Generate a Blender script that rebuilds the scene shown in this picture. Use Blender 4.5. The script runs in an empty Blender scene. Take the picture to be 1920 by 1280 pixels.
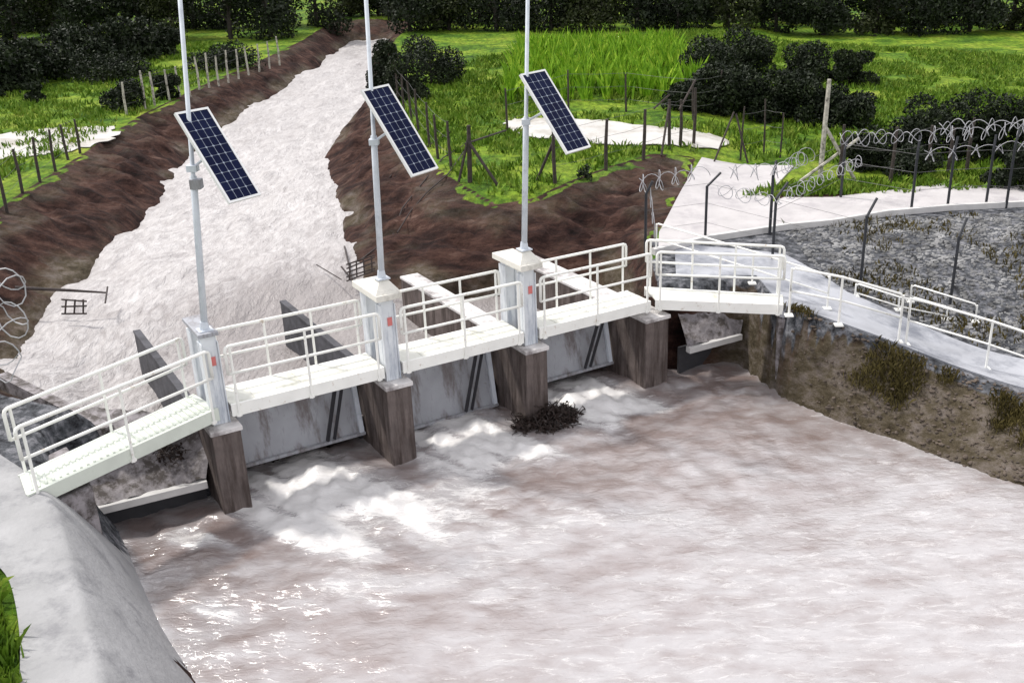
import bpy, math, random
import numpy as np
from mathutils import Vector, Matrix
random.seed(7); np.random.seed(7)
SC = bpy.context.scene; COL = SC.collection
R = math.radians

# ------------------------------------------------------------------ camera
CAM_H = 7.6; FPX = 1950.0; PITCH = R(23); ROLL = R(-1.2); CX, CY = 1049.0, 680.0
FWD = Vector((0, math.cos(PITCH), -math.sin(PITCH))); UPV = Vector((0, math.sin(PITCH), math.cos(PITCH))); XV = Vector((1, 0, 0))
CRX = XV*math.cos(ROLL) + UPV*math.sin(ROLL); CUP = -XV*math.sin(ROLL) + UPV*math.cos(ROLL)
cd = bpy.data.cameras.new('camera'); cam = bpy.data.objects.new('camera', cd); COL.objects.link(cam)
cd.sensor_width = 36; cd.lens = 36*FPX/1920; cd.shift_x = (960-CX)/1920; cd.shift_y = (CY-640)/1920
cd.clip_start = .1; cd.clip_end = 3000
cam.matrix_world = Matrix(((CRX.x, CUP.x, -FWD.x, 0), (CRX.y, CUP.y, -FWD.y, 0), (CRX.z, CUP.z, -FWD.z, CAM_H), (0, 0, 0, 1)))
SC.camera = cam

# ------------------------------------------------------------------ sky and sun
SUN_AZ = Vector((-.88, .47, 0)).normalized(); SUN_EL = R(56)
w = bpy.data.worlds.new('World'); SC.world = w; w.use_nodes = True
nt = w.node_tree; nt.nodes.clear()
sky = nt.nodes.new('ShaderNodeTexSky'); sky.sky_type = 'NISHITA'; sky.sun_disc = False
sky.sun_elevation = SUN_EL; sky.sun_rotation = math.atan2(SUN_AZ.x, SUN_AZ.y); sky.dust_density = 3
tc = nt.nodes.new('ShaderNodeTexCoord'); nz = nt.nodes.new('ShaderNodeTexNoise'); nz.inputs['Scale'].default_value = 2.2; nz.inputs['Detail'].default_value = 6
rp = nt.nodes.new('ShaderNodeValToRGB'); rp.color_ramp.elements[0].position = .30; rp.color_ramp.elements[1].position = .55
rp.color_ramp.elements[0].color = (.55, .55, .55, 1); rp.color_ramp.elements[1].color = (1, 1, 1, 1)
mx = nt.nodes.new('ShaderNodeMixRGB'); mx.inputs[2].default_value = (11.6, 11.5, 12.0, 1)
bg = nt.nodes.new('ShaderNodeBackground'); bg.inputs[1].default_value = .092
ow = nt.nodes.new('ShaderNodeOutputWorld')
L = nt.links.new
L(tc.outputs['Generated'], nz.inputs['Vector']); L(nz.outputs['Fac'], rp.inputs[0]); L(rp.outputs[0], mx.inputs[0])
L(sky.outputs[0], mx.inputs[1]); L(mx.outputs[0], bg.inputs[0]); L(bg.outputs[0], ow.inputs[0])
sd = bpy.data.lights.new('sun', 'SUN'); sd.energy = 2.9; sd.angle = R(5); sd.color = (1, .96, .9)
so = bpy.data.objects.new('sun', sd); COL.objects.link(so)
sdir = Vector((SUN_AZ.x*math.cos(SUN_EL), SUN_AZ.y*math.cos(SUN_EL), math.sin(SUN_EL)))
so.rotation_euler = sdir.to_track_quat('Z', 'Y').to_euler()
SC.view_settings.view_transform = 'Standard'; SC.view_settings.look = 'None'; SC.view_settings.gamma = 1
SC.view_settings.exposure = 0.25

# ------------------------------------------------------------------ noise + helpers
def vnoise(x, y, seed=0):
    x = np.asarray(x, float); y = np.asarray(y, float)
    xi = np.floor(x).astype(np.int64); yi = np.floor(y).astype(np.int64); xf = x-xi; yf = y-yi
    def h(a, b):
        n = (a*374761393 + b*668265263 + seed*974634777) & 0xffffffff
        n = ((n ^ (n >> 13))*1274126177) & 0xffffffff
        return ((n ^ (n >> 16)) & 0xffff)/65535.0
    u = xf*xf*(3-2*xf); v = yf*yf*(3-2*yf)
    return (h(xi, yi)*(1-u)+h(xi+1, yi)*u)*(1-v)+(h(xi, yi+1)*(1-u)+h(xi+1, yi+1)*u)*v
def fbm(x, y, o=4, seed=0):
    s = 0; a = .5; t = 0
    for i in range(o):
        s = s+a*vnoise(x*2**i+i*17.3, y*2**i+i*9.1, seed+i); t += a; a *= .5
    return s/t
def sst(a, b, x):
    t = np.clip((x-a)/(b-a), 0, 1); return t*t*(3-2*t)
def seg_d(px, py, poly, closed=True):
    d = np.full(np.shape(px), 1e9); n = len(poly)
    for i in range(n if closed else n-1):
        ax, ay = poly[i][:2]; bx, by = poly[(i+1) % n][:2]; dx, dy = bx-ax, by-ay
        t = np.clip(((px-ax)*dx+(py-ay)*dy)/(dx*dx+dy*dy+1e-12), 0, 1)
        d = np.minimum(d, np.hypot(px-ax-t*dx, py-ay-t*dy))
    return d
def inside(px, py, poly):
    r = np.zeros(np.shape(px), bool); n = len(poly)
    for i in range(n):
        ax, ay = poly[i][:2]; bx, by = poly[(i+1) % n][:2]
        c = ((ay > py) != (by > py)) & (px < (bx-ax)*(py-ay)/(by-ay+1e-12)+ax)
        r ^= c
    return r

UPZ = -.8; DNZ = -2.0
UPW = [(-6.3,17.1),(-8.0,16.55),(-11.0,18.95),(-11.9,21.5),(-12.6,25),(-12.8,29),(-13.4,35),(-14.8,42),(-15.3,52),(-15.2,60),(-15.3,70),(-16,86),
       (-13,86),(-12.4,72),(-10.8,63),(-9.7,54),(-9.4,45),(-9.1,41),(-7.9,36.5),(-6.8,32.3),(-5.8,28.1),(-5.0,25.8),(-3.2,25.7),(-1,26.3),(.3,26.9),(1.3,26.6),(1.7,25.0),(2.0,22.2)]
UPC = [(-6.2,16.6),(-7.9,16.2),(-12.2,18.0),(-13.8,21),(-14.6,24.5),(-15.9,29.5),(-16.7,36.9),(-17.6,45),(-17.6,54),(-17.3,65),(-17.2,75),(-17.8,90),
       (-11,90),(-10.8,73),(-9,62),(-7.9,54),(-7.3,46),(-5.8,39),(-4.4,34.0),(-2.9,30.4),(-1.75,28.7),(-.5,29.2),(1.8,32.4),(3.2,34.2),(4.5,34.4),(3.9,31),(2.45,26.4),(2.35,23.5),(2.2,21.6)]
DW = [(-7.3,18.25),(-6.35,16.75),(-8.3,16.0),(-7.75,15.6),(-7.07,14.48),(-6.04,12.77),(-5.21,11.67),(-3.5,8.8),(-2,5),(14,5),(12,10),(10,13.6),(8.4,16.3),(7.7,17.1),(6.7,18.2),(5.7,19.2),(5.0,20.2),(4.55,21.3),(4.2,22.4),(2.4,22.0),(.9,23.5)]
DC = [(-7.5,18.5),(-6.6,17.2),(-8.9,16.2),(-8.3,14.4),(-7.5,13.35),(-6.47,11.6),(-5.6,10.1),(-4.6,8.2),(-3.5,4),(17,4),(15,11),(11.6,15.5),(9.3,18.3),(8.5,18.85),(7.1,19.5),(5.8,20.0),(4.85,20.6),(4.6,21.8),(4.5,22.7),(2.3,22.4),(1.1,23.7)]
def base_z(x, y):
    z = .5*sst(26, 31, y)*(1-sst(1.5, 5, x-(y-28)*.25)) * sst(-13, -10, x)
    z = z + .35*sst(-11, -14, x)
    z = z - 1.05*sst(4.6, 9.5, x)*sst(27, 20, y)
    z = z - .06
    far = sst(60, 160, y); z = z + far*1.2*fbm(x*.02, y*.02, 3, 5) + .12*(fbm(x*.25, y*.25, 3, 2)-.5)*sst(27, 32, y)
    return z
def terrain(x, y):
    x = np.asarray(x, float); y = np.asarray(y, float)
    b = base_z(x, y); soil = np.zeros_like(b)
    for W, C, wz, dep in ((UPW, UPC, UPZ, 1.6), (DW, DC, DNZ, 1.2)):
        wob = (fbm(x*.9, y*.9, 3, 11)-.5)*(1.0 if wz == UPZ else .25)*sst(23, 27, y)
        dw = seg_d(x, y, W); dc = seg_d(x, y, C); iw = inside(x, y, W); ic = inside(x, y, C)
        t = np.clip(dw/(dw+dc+1e-6)+wob*.35*np.minimum(1, dw*2), 0, 1)
        lump = (fbm(x*1.7, y*1.7, 4, 23)-.5)*(.5 if wz == UPZ else .85)*np.minimum(1, dw)*np.minimum(1, dc)*(y > 17)
        lump = lump + (fbm(x*.45, y*2.0+x*.9, 4, 29)-.5)*.75*(t*(1-t)*4)*(y > 19)*(wz == UPZ)
        prof = np.where(wz == UPZ, t**.8, t**.85)
        zb = wz-.02 + (b-wz+.02)*prof + lump
        zi = wz-.02-np.minimum(dep, dw*1.6)
        zz = np.where(iw, zi, np.where(ic, zb, b))
        b2 = np.minimum(b, zz)
        soil = np.maximum(soil, np.where(ic & ~iw, 1.0-sst(.93, 1.0, t), np.where(iw, 1.0, sst(.28, 0, dc)*.7)))
        b = b2
    return b, soil
def tz(x, y): return float(terrain(np.array([x]), np.array([y]))[0][0])
def tz_flat(x, y): return float(base_z(np.array([x], float), np.array([y], float))[0])
def at(px, py, z=0.0):
    d = CRX*((px-CX)/FPX) - CUP*((py-CY)/FPX) + FWD
    t = (z-CAM_H)/d.z
    return Vector((0, 0, CAM_H))+d*t
def gat(px, py, f=tz_flat):
    z = 0
    for i in range(8):
        p = at(px, py, z); z = z*.3+.7*f(p.x, p.y)
    p = at(px, py, z); p.z = f(p.x, p.y); return p
def atdepth(px, py, depth):
    d = CRX*((px-CX)/FPX) - CUP*((py-CY)/FPX) + FWD
    return Vector((0, 0, CAM_H))+d*depth
def depth_of(p): return (Vector(p)-Vector((0, 0, CAM_H))).dot(FWD)

# ------------------------------------------------------------------ materials
def mat(name, base, rough=.8, var=.25, scale=6, bump=.3, bscale=None, metal=0, dirt=None, dirt_amt=.5, dscale=1.5, spec=None, streak=False):
    m = bpy.data.materials.new(name); m.use_nodes = True; t = m.node_tree; b = t.nodes['Principled BSDF']; l = t.links.new
    tcn = t.nodes.new('ShaderNodeTexCoord'); mp = t.nodes.new('ShaderNodeMapping'); l(tcn.outputs['Object'], mp.inputs[0])
    n = t.nodes.new('ShaderNodeTexNoise'); n.inputs['Scale'].default_value = scale; n.inputs['Detail'].default_value = 8; l(mp.outputs[0], n.inputs['Vector'])
    r = t.nodes.new('ShaderNodeValToRGB'); r.color_ramp.elements[0].position = .3; r.color_ramp.elements[1].position = .7
    r.color_ramp.elements[0].color = tuple(c*(1-var) for c in base)+(1,); r.color_ramp.elements[1].color = tuple(min(1, c*(1+var)) for c in base)+(1,)
    l(n.outputs['Fac'], r.inputs[0]); out = r.outputs[0]
    if dirt:
        n2 = t.nodes.new('ShaderNodeTexNoise'); n2.inputs['Scale'].default_value = dscale; n2.inputs['Detail'].default_value = 10; n2.inputs['Roughness'].default_value = .7
        mp2 = t.nodes.new('ShaderNodeMapping'); l(tcn.outputs['Object'], mp2.inputs[0]); l(mp2.outputs[0], n2.inputs['Vector'])
        if streak: mp2.inputs['Scale'].default_value = (3, 3, .35)
        r2 = t.nodes.new('ShaderNodeValToRGB'); r2.color_ramp.elements[0].position = .62-dirt_amt*.3; r2.color_ramp.elements[1].position = .75-dirt_amt*.25
        x = t.nodes.new('ShaderNodeMixRGB'); l(n2.outputs['Fac'], r2.inputs[0]); l(r2.outputs[0], x.inputs[0]); l(out, x.inputs[1]); x.inputs[2].default_value = tuple(dirt)+(1,); out = x.outputs[0]
    l(out, b.inputs['Base Color']); b.inputs['Roughness'].default_value = rough; b.inputs['Metallic'].default_value = metal
    if spec is not None: b.inputs['Specular IOR Level'].default_value = spec
    if bump:
        n3 = t.nodes.new('ShaderNodeTexNoise'); n3.inputs['Scale'].default_value = bscale or scale*4; n3.inputs['Detail'].default_value = 6; l(mp.outputs[0], n3.inputs['Vector'])
        bp = t.nodes.new('ShaderNodeBump'); bp.inputs['Strength'].default_value = bump; bp.inputs['Distance'].default_value = .02; l(n3.outputs['Fac'], bp.inputs['Height']); l(bp.outputs[0], b.inputs['Normal'])
    return m
M = {}
M['white'] = mat('white_paint', (.84, .84, .80), .45, .05, 3, .05, dirt=(.42, .33, .24), dirt_amt=.10, dscale=7)
M['deck'] = mat('deck_plate', (.70, .70, .635), .5, .04, 2, .15, 30, dirt=(.50, .50, .43), dirt_amt=.32, dscale=1.8)
M['ramp'] = mat('ramp_plate', (.60, .64, .57), .5, .08, 2, .1, 30, dirt=(.52, .56, .49), dirt_amt=.2, dscale=2)
M['tower'] = mat('tower_concrete', (.66, .69, .72), .6, .08, 3, .1, dirt=(.36, .40, .46), dirt_amt=.42, dscale=2.5, streak=True)
M['cap'] = mat('cap_concrete', (.72, .70, .64), .7, .08, 3, .2, dirt=(.4, .38, .34), dirt_amt=.4)
M['fin'] = mat('shaded_wing', (.065, .065, .075), .85, .3, 4, .3, dirt=(.03, .03, .035), dirt_amt=.45)  # shade on the first two wing walls put into their concrete colour
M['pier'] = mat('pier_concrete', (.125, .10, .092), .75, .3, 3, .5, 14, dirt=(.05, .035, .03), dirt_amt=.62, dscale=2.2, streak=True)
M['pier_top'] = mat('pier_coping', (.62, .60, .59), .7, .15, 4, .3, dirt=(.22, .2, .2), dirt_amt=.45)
M['apron'] = mat('apron_concrete', (.27, .25, .26), .8, .35, 3, 1, 9, dirt=(.06, .05, .045), dirt_amt=.62, dscale=3.2)
M['gate'] = mat('gate_steel', (.34, .35, .38), .5, .15, 1.5, .1, dirt=(.15, .13, .13), dirt_amt=.5, dscale=1.2, streak=True)
M['dark'] = mat('dark_steel_and_shade', (.03, .03, .035), .6, .2, 5, .1)  # steel parts, and the painted shade under the sill beams
M['post'] = mat('fence_steel', (.022, .024, .03), .6, .2, 5, .1)
M['wood'] = mat('weathered_wood', (.045, .035, .03), .9, .4, 9, .4)
M['palewood'] = mat('pale_wood', (.42, .40, .34), .9, .3, 9, .4, dirt=(.08, .07, .06), dirt_amt=.4, dscale=5)
M['galv'] = mat('galvanised_pole', (.60, .64, .70), .4, .08, 4, .05, dirt=(.42, .46, .52), dirt_amt=.35, dscale=3)
M['wire'] = mat('galvanised_wire', (.36, .36, .38), .5, .1, 4, 0)
M['fwire'] = mat('fence_wire', (.10, .10, .10), .6, .1, 4, 0)
M['alu'] = mat('aluminium_frame', (.78, .78, .78), .4, .05, 4, 0)
M['red'] = mat('red_label', (.60, .17, .16), .6, .1, 4, 0)
M['blue'] = mat('blue_label', (.05, .16, .45), .6, .1, 4, 0)
M['slab'] = mat('pale_concrete', (.46, .44, .44), .75, .1, 1.2, .3, 20, dirt=(.36, .34, .35), dirt_amt=.4, dscale=.9)
M['road'] = mat('wet_pale_road', (.55, .53, .50), .35, .12, .8, .3, 3, dirt=(.34, .31, .26), dirt_amt=.42, dscale=.7)
M['kerb'] = mat('kerb_concrete', (.55, .54, .53), .7, .12, 3, .3)
M['lining'] = mat('canal_lining', (.31, .31, .315), .75, .12, 1.6, .9, 9, dirt=(.19, .19, .20), dirt_amt=.40, dscale=1.1)
M['debris'] = mat('wet_branches', (.022, .012, .009), .6, .4, 8, .5)
M['leafdeb'] = mat('pale_trash', (.35, .30, .26), .7, .4, 8, .2)
M['rock'] = mat('gravel_stone', (.17, .17, .17), .8, .85, 1.6, .6, 12)
M['mudrock'] = mat('bank_stone', (.085, .065, .05), .85, .5, 5, .6, 12)

def water_mat(name, mud, foam, flow_rot, foam_gain, rough, bump, stretch, bdist=.06, bsc=1.0, ior=1.33, dist=.8, white=None, nr=.68):
    m = bpy.data.materials.new(name); m.use_nodes = True; t = m.node_tree; b = t.nodes['Principled BSDF']; l = t.links.new
    tcn = t.nodes.new('ShaderNodeTexCoord'); mp = t.nodes.new('ShaderNodeMapping'); mp.inputs['Rotation'].default_value = (0, 0, flow_rot); mp.inputs['Scale'].default_value = stretch
    l(tcn.outputs['Object'], mp.inputs[0])
    n = t.nodes.new('ShaderNodeTexNoise'); n.inputs['Scale'].default_value = 1.6; n.inputs['Detail'].default_value = 9; n.inputs['Roughness'].default_value = nr; n.inputs['Distortion'].default_value = dist; l(mp.outputs[0], n.inputs['Vector'])
    at_ = t.nodes.new('ShaderNodeAttribute'); at_.attribute_name = 'foam'
    ad = t.nodes.new('ShaderNodeMath'); ad.operation = 'MULTIPLY_ADD'; l(at_.outputs['Fac'], ad.inputs[0]); ad.inputs[1].default_value = 1.0; l(n.outputs['Fac'], ad.inputs[2])
    r = t.nodes.new('ShaderNodeValToRGB'); r.color_ramp.elements[0].position = foam_gain; r.color_ramp.elements[1].position = foam_gain+.38; l(ad.outputs[0], r.inputs[0])
    x = t.nodes.new('ShaderNodeMixRGB'); l(r.outputs[0], x.inputs[0]); x.inputs[1].default_value = mud+(1,); x.inputs[2].default_value = foam+(1,); l(x.outputs[0], b.inputs['Base Color'])
    if white:
        n4 = t.nodes.new('ShaderNodeTexNoise'); n4.inputs['Scale'].default_value = 3.4; n4.inputs['Detail'].default_value = 12; n4.inputs['Roughness'].default_value = .78; n4.inputs['Distortion'].default_value = 1.0
        mp4 = t.nodes.new('ShaderNodeMapping'); mp4.inputs['Rotation'].default_value = (0, 0, R(-45)); mp4.inputs['Scale'].default_value = (.55, 1.9, 1); l(tcn.outputs['Object'], mp4.inputs[0]); l(mp4.outputs[0], n4.inputs['Vector'])
        a4 = t.nodes.new('ShaderNodeMath'); a4.operation = 'MULTIPLY_ADD'; l(at_.outputs['Fac'], a4.inputs[0]); a4.inputs[1].default_value = .62; l(n4.outputs['Fac'], a4.inputs[2])
        r4 = t.nodes.new('ShaderNodeValToRGB'); r4.color_ramp.elements[0].position = .66; r4.color_ramp.elements[1].position = .88; l(a4.outputs[0], r4.inputs[0])
        x4 = t.nodes.new('ShaderNodeMixRGB'); l(r4.outputs[0], x4.inputs[0]); l(x.outputs[0], x4.inputs[1]); x4.inputs[2].default_value = white+(1,); l(x4.outputs[0], b.inputs['Base Color']); r = r4
    rr = t.nodes.new('ShaderNodeMapRange'); rr.inputs['To Min'].default_value = rough; rr.inputs['To Max'].default_value = .55; l(r.outputs[0], rr.inputs['Value']); l(rr.outputs[0], b.inputs['Roughness'])
    n2 = t.nodes.new('ShaderNodeTexNoise'); n2.inputs['Scale'].default_value = 3.2*bsc; n2.inputs['Detail'].default_value = 7; n2.inputs['Roughness'].default_value = .6; n2.inputs['Distortion'].default_value = .6; l(mp.outputs[0], n2.inputs['Vector'])
    bp = t.nodes.new('ShaderNodeBump'); bp.inputs['Strength'].default_value = bump; bp.inputs['Distance'].default_value = bdist; l(n2.outputs['Fac'], bp.inputs['Height']); l(bp.outputs[0], b.inputs['Normal'])
    b.inputs['IOR'].default_value = ior
    return m
M['up_water'] = water_mat('rushing_water', (.30, .275, .27), (.56, .54, .535), R(8), .46, .3, .85, (1.6, .6, 1), .12, 1.6, 1.4, 1.6)
M['down_water'] = water_mat('muddy_water', (.205, .16, .15), (.375, .355, .36), R(-20), .46, .13, .42, (.8, 1.5, 1), .05, 1.9, 2.7, .3, (.60, .585, .58), .52)  # middle grey carries thin foam and painted sky glare

def ground_mat():
    m = bpy.data.materials.new('ground_soil_and_grass'); m.use_nodes = True; t = m.node_tree; b = t.nodes['Principled BSDF']; l = t.links.new
    tcn = t.nodes.new('ShaderNodeTexCoord'); g = tcn.outputs['Object']
    def noise(s, d=8, sc=None, ro=.6):
        n = t.nodes.new('ShaderNodeTexNoise'); n.inputs['Scale'].default_value = s; n.inputs['Detail'].default_value = d; n.inputs['Roughness'].default_value = ro
        if sc:
            mp = t.nodes.new('ShaderNodeMapping'); mp.inputs['Scale'].default_value = sc; l(g, mp.inputs[0]); l(mp.outputs[0], n.inputs['Vector'])
        else: l(g, n.inputs['Vector'])
        return n.outputs['Fac']
    def ramp(f, stops):
        r = t.nodes.new('ShaderNodeValToRGB'); e = r.color_ramp.elements
        while len(e) < len(stops): e.new(.5)
        for i, (p, c) in enumerate(stops): e[i].position = p; e[i].color = tuple(c)+(1,)
        l(f, r.inputs[0]); return r.outputs[0]
    def mix(f, a, c, typ='MIX'):
        x = t.nodes.new('ShaderNodeMixRGB'); x.blend_type = typ
        l(f, x.inputs[0]); l(a, x.inputs[1]); l(c, x.inputs[2]); return x.outputs[0]
    grass = ramp(noise(.38, 12, None, .74), [(.36, (.020, .055, .005)), (.45, (.07, .145, .012)), (.57, (.165, .24, .022)), (.70, (.30, .31, .07))])
    fine = ramp(noise(5, 8, (1, .4, 1), .75), [(.35, (.35, .38, .3)), (.65, (1.5, 1.5, 1.3))])
    grass = mix(ramp(noise(2), [(0, (1, 1, 1)), (1, (1, 1, 1))]), grass, fine, 'MULTIPLY')
    soil = ramp(noise(1.1, 10, (.55, 1.7, 1.5), .76), [(.34, (.004, .002, .002)), (.46, (.024, .011, .009)), (.58, (.066, .034, .026)), (.70, (.15, .095, .075)), (.82, (.26, .20, .17))])
    a = t.nodes.new('ShaderNodeAttribute'); a.attribute_name = 'soil'
    ma = t.nodes.new('ShaderNodeMath'); ma.operation = 'MULTIPLY_ADD'; l(noise(3), ma.inputs[0]); ma.inputs[1].default_value = .7; l(a.outputs['Fac'], ma.inputs[2])
    msk = ramp(ma.outputs[0], [(.62, (0, 0, 0)), (.80, (1, 1, 1))])
    c = mix(msk, grass, soil)
    pale = ramp(noise(2.1, 10, (1, 1, 2), .75), [(.32, (.030, .024, .014)), (.47, (.085, .070, .045)), (.60, (.16, .135, .115)), (.75, (.24, .21, .20))])
    a3 = t.nodes.new('ShaderNodeAttribute'); a3.attribute_name = 'pale'; c = mix(a3.outputs['Fac'], c, pale)
    a2 = t.nodes.new('ShaderNodeAttribute'); a2.attribute_name = 'gravel'
    ma2 = t.nodes.new('ShaderNodeMath'); ma2.operation = 'MULTIPLY_ADD'; l(noise(2.2), ma2.inputs[0]); ma2.inputs[1].default_value = .6; l(a2.outputs['Fac'], ma2.inputs[2])
    msk2 = ramp(ma2.outputs[0], [(.70, (0, 0, 0)), (.85, (1, 1, 1))])
    grav = ramp(noise(4, 8, None, .7), [(.36, (.015, .015, .017)), (.5, (.085, .09, .10)), (.66, (.26, .26, .28))])
    c = mix(msk2, c, grav)
    l(c, b.inputs['Base Color']); b.inputs['Roughness'].default_value = .85; b.inputs['Specular IOR Level'].default_value = .12
    bp = t.nodes.new('ShaderNodeBump'); bp.inputs['Strength'].default_value = 1; bp.inputs['Distance'].default_value = .12; l(noise(3.0, 9, (1, 1, 1), .7), bp.inputs['Height']); l(bp.outputs[0], b.inputs['Normal'])
    return m
M['ground'] = ground_mat()

def leaf_mat(name, cols, rough=.6, trans=True):
    m = bpy.data.materials.new(name); m.use_nodes = True; t = m.node_tree; b = t.nodes['Principled BSDF']; l = t.links.new
    gi = t.nodes.new('ShaderNodeTexCoord'); n = t.nodes.new('ShaderNodeTexNoise'); n.inputs['Scale'].default_value = 1.3; n.inputs['Detail'].default_value = 8; n.inputs['Roughness'].default_value = .8
    l(gi.outputs['Object'], n.inputs['Vector']); r = t.nodes.new('ShaderNodeValToRGB'); e = r.color_ramp.elements
    while len(e) < len(cols): e.new(.5)
    for i, c in enumerate(cols): e[i].position = .32+.36*i/(len(cols)-1); e[i].color = tuple(c)+(1,)
    l(n.outputs['Fac'], r.inputs[0]); l(r.outputs[0], b.inputs['Base Color']); b.inputs['Roughness'].default_value = rough; b.inputs['Specular IOR Level'].default_value = .2
    return m
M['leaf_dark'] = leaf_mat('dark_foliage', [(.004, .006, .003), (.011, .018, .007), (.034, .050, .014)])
M['leaf_mid'] = leaf_mat('mid_foliage', [(.012, .028, .006), (.035, .075, .012), (.08, .13, .03)])
M['maize'] = leaf_mat('maize_leaves', [(.04, .12, .006), (.18, .36, .015), (.50, .62, .07)])
M['tuft'] = leaf_mat('grass_blades', [(.03, .08, .004), (.11, .20, .014), (.30, .35, .06)])
M['leaf_deep'] = leaf_mat('olive_foliage', [(.006, .009, .003), (.022, .030, .008), (.055, .065, .018)])
M['bark'] = mat('dark_bark', (.03, .024, .02), .9, .4, 9, .4)

def panel_mat():
    m = bpy.data.materials.new('solar_cells'); m.use_nodes = True; t = m.node_tree; b = t.nodes['Principled BSDF']; l = t.links.new
    n = t.nodes.new('ShaderNodeTexNoise'); n.inputs['Scale'].default_value = 3; r = t.nodes.new('ShaderNodeValToRGB')
    r.color_ramp.elements[0].color = (.003, .004, .020, 1); r.color_ramp.elements[1].color = (.010, .016, .055, 1); l(n.outputs['Fac'], r.inputs[0]); l(r.outputs[0], b.inputs['Base Color'])
    b.inputs['Roughness'].default_value = .25; b.inputs['Specular IOR Level'].default_value = .06
    return m
M['cells'] = panel_mat()
M['cellline'] = mat('cell_busbar', (.30, .34, .42), .5, .1, 5, 0)

# ------------------------------------------------------------------ mesh builder
class MB:
    def __init__(s): s.v = []; s.f = []
    def add(s, vs, fs):
        o = len(s.v); s.v += [tuple(p) for p in vs]; s.f += [tuple(i+o for i in f) for f in fs]; return s
    def box(s, c, size, ax=None):
        X, Y, Z = ax or (Vector((1, 0, 0)), Vector((0, 1, 0)), Vector((0, 0, 1))); c = Vector(c); hx, hy, hz = [q/2 for q in size]
        vs = [c+X*hx*a+Y*hy*b+Z*hz*d for d in (-1, 1) for a, b in ((-1, -1), (1, -1), (1, 1), (-1, 1))]
        return s.add(vs, [(3, 2, 1, 0), (4, 5, 6, 7), (0, 1, 5, 4), (1, 2, 6, 5), (2, 3, 7, 6), (3, 0, 4, 7)])
    def bar(s, a, b, w, h=None, up=(0, 0, 1)):
        a = Vector(a); b = Vector(b); d = (b-a); ln = d.length; d.normalize(); up = Vector(up)
        sd = d.cross(up)
        if sd.length < 1e-4: sd = d.cross(Vector((1, 0, 0)))
        sd.normalize(); u = sd.cross(d)
        return s.box((a+b)/2, (ln, w, h or w), (d, sd, u))
    def tube(s, pts, r, n=8, cap=True, closed=False):
        pts = [Vector(p) for p in pts]; k = len(pts); rs = r if isinstance(r, (list, tuple)) else [r]*k
        vs = []; pu = None
        for i, p in enumerate(pts):
            d = (pts[min(i+1, k-1)]-pts[max(i-1, 0)]).normalized()
            u = pu or (Vector((0, 0, 1)) if abs(d.z) < .9 else Vector((1, 0, 0)))
            sd = d.cross(u)
            if sd.length < 1e-3: sd = d.cross(Vector((.3, 1, 0)))
            sd.normalize(); u = sd.cross(d).normalized(); pu = u
            for j in range(n):
                a = 2*math.pi*j/n; vs.append(p+sd*rs[i]*math.cos(a)+u*rs[i]*math.sin(a))
        fs = [(i*n+j, i*n+(j+1) % n, (i+1)*n+(j+1) % n, (i+1)*n+j) for i in range(k-1) for j in range(n)]
        if cap: fs += [tuple(range(n))[::-1], tuple((k-1)*n+j for j in range(n))]
        return s.add(vs, fs)
    def prism(s, poly, z0, z1):
        n = len(poly); vs = [(p[0], p[1], z0 if not callable(z0) else z0(*p[:2])) for p in poly]+[(p[0], p[1], z1 if not callable(z1) else z1(*p[:2])) for p in poly]
        return s.add(vs, [tuple(range(n))[::-1], tuple(range(n, 2*n))]+[(i, (i+1) % n, (i+1) % n+n, i+n) for i in range(n)])
    def build(s, name, m, parent=None, smooth=False, bevel=0):
        me = bpy.data.meshes.new(name); off = Vector((0, 0, 0))
        if parent is not None: off = parent.matrix_world.translation if parent.parent is None else root_loc(parent)
        me.from_pydata([Vector(v)-off for v in s.v], [], s.f); me.update(); me.materials.append(m)
        o = bpy.data.objects.new(name, me); COL.objects.link(o)
        if parent is not None: o.parent = parent
        if smooth:
            for p in me.polygons: p.use_smooth = True
        if bevel:
            b = o.modifiers.new('bevel', 'BEVEL'); b.width = bevel; b.segments = 2; b.limit_method = 'ANGLE'
        return o
def root_loc(o):
    while o.parent is not None: o = o.parent
    return Vector(o.location)
def tag(o, label=None, cat=None, group=None, kind=None):
    if label: o['label'] = label
    if cat: o['category'] = cat
    if group: o['group'] = group
    if kind: o['kind'] = kind
    return o
def thing(name, loc, label, cat, group=None):
    o = bpy.data.objects.new(name, None); o.location = loc; o.empty_display_size = .2; COL.objects.link(o)
    o.matrix_world = Matrix.Translation(Vector(loc)); return tag(o, label, cat, group)
def grid_mesh(name, xs, ys, z, m, attrs=None, mask=None, smooth=True):
    nx, ny = len(xs), len(ys); gx, gy = np.meshgrid(xs, ys)
    return grid_mesh2(name, gx, gy, z, m, attrs, mask, smooth)
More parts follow.
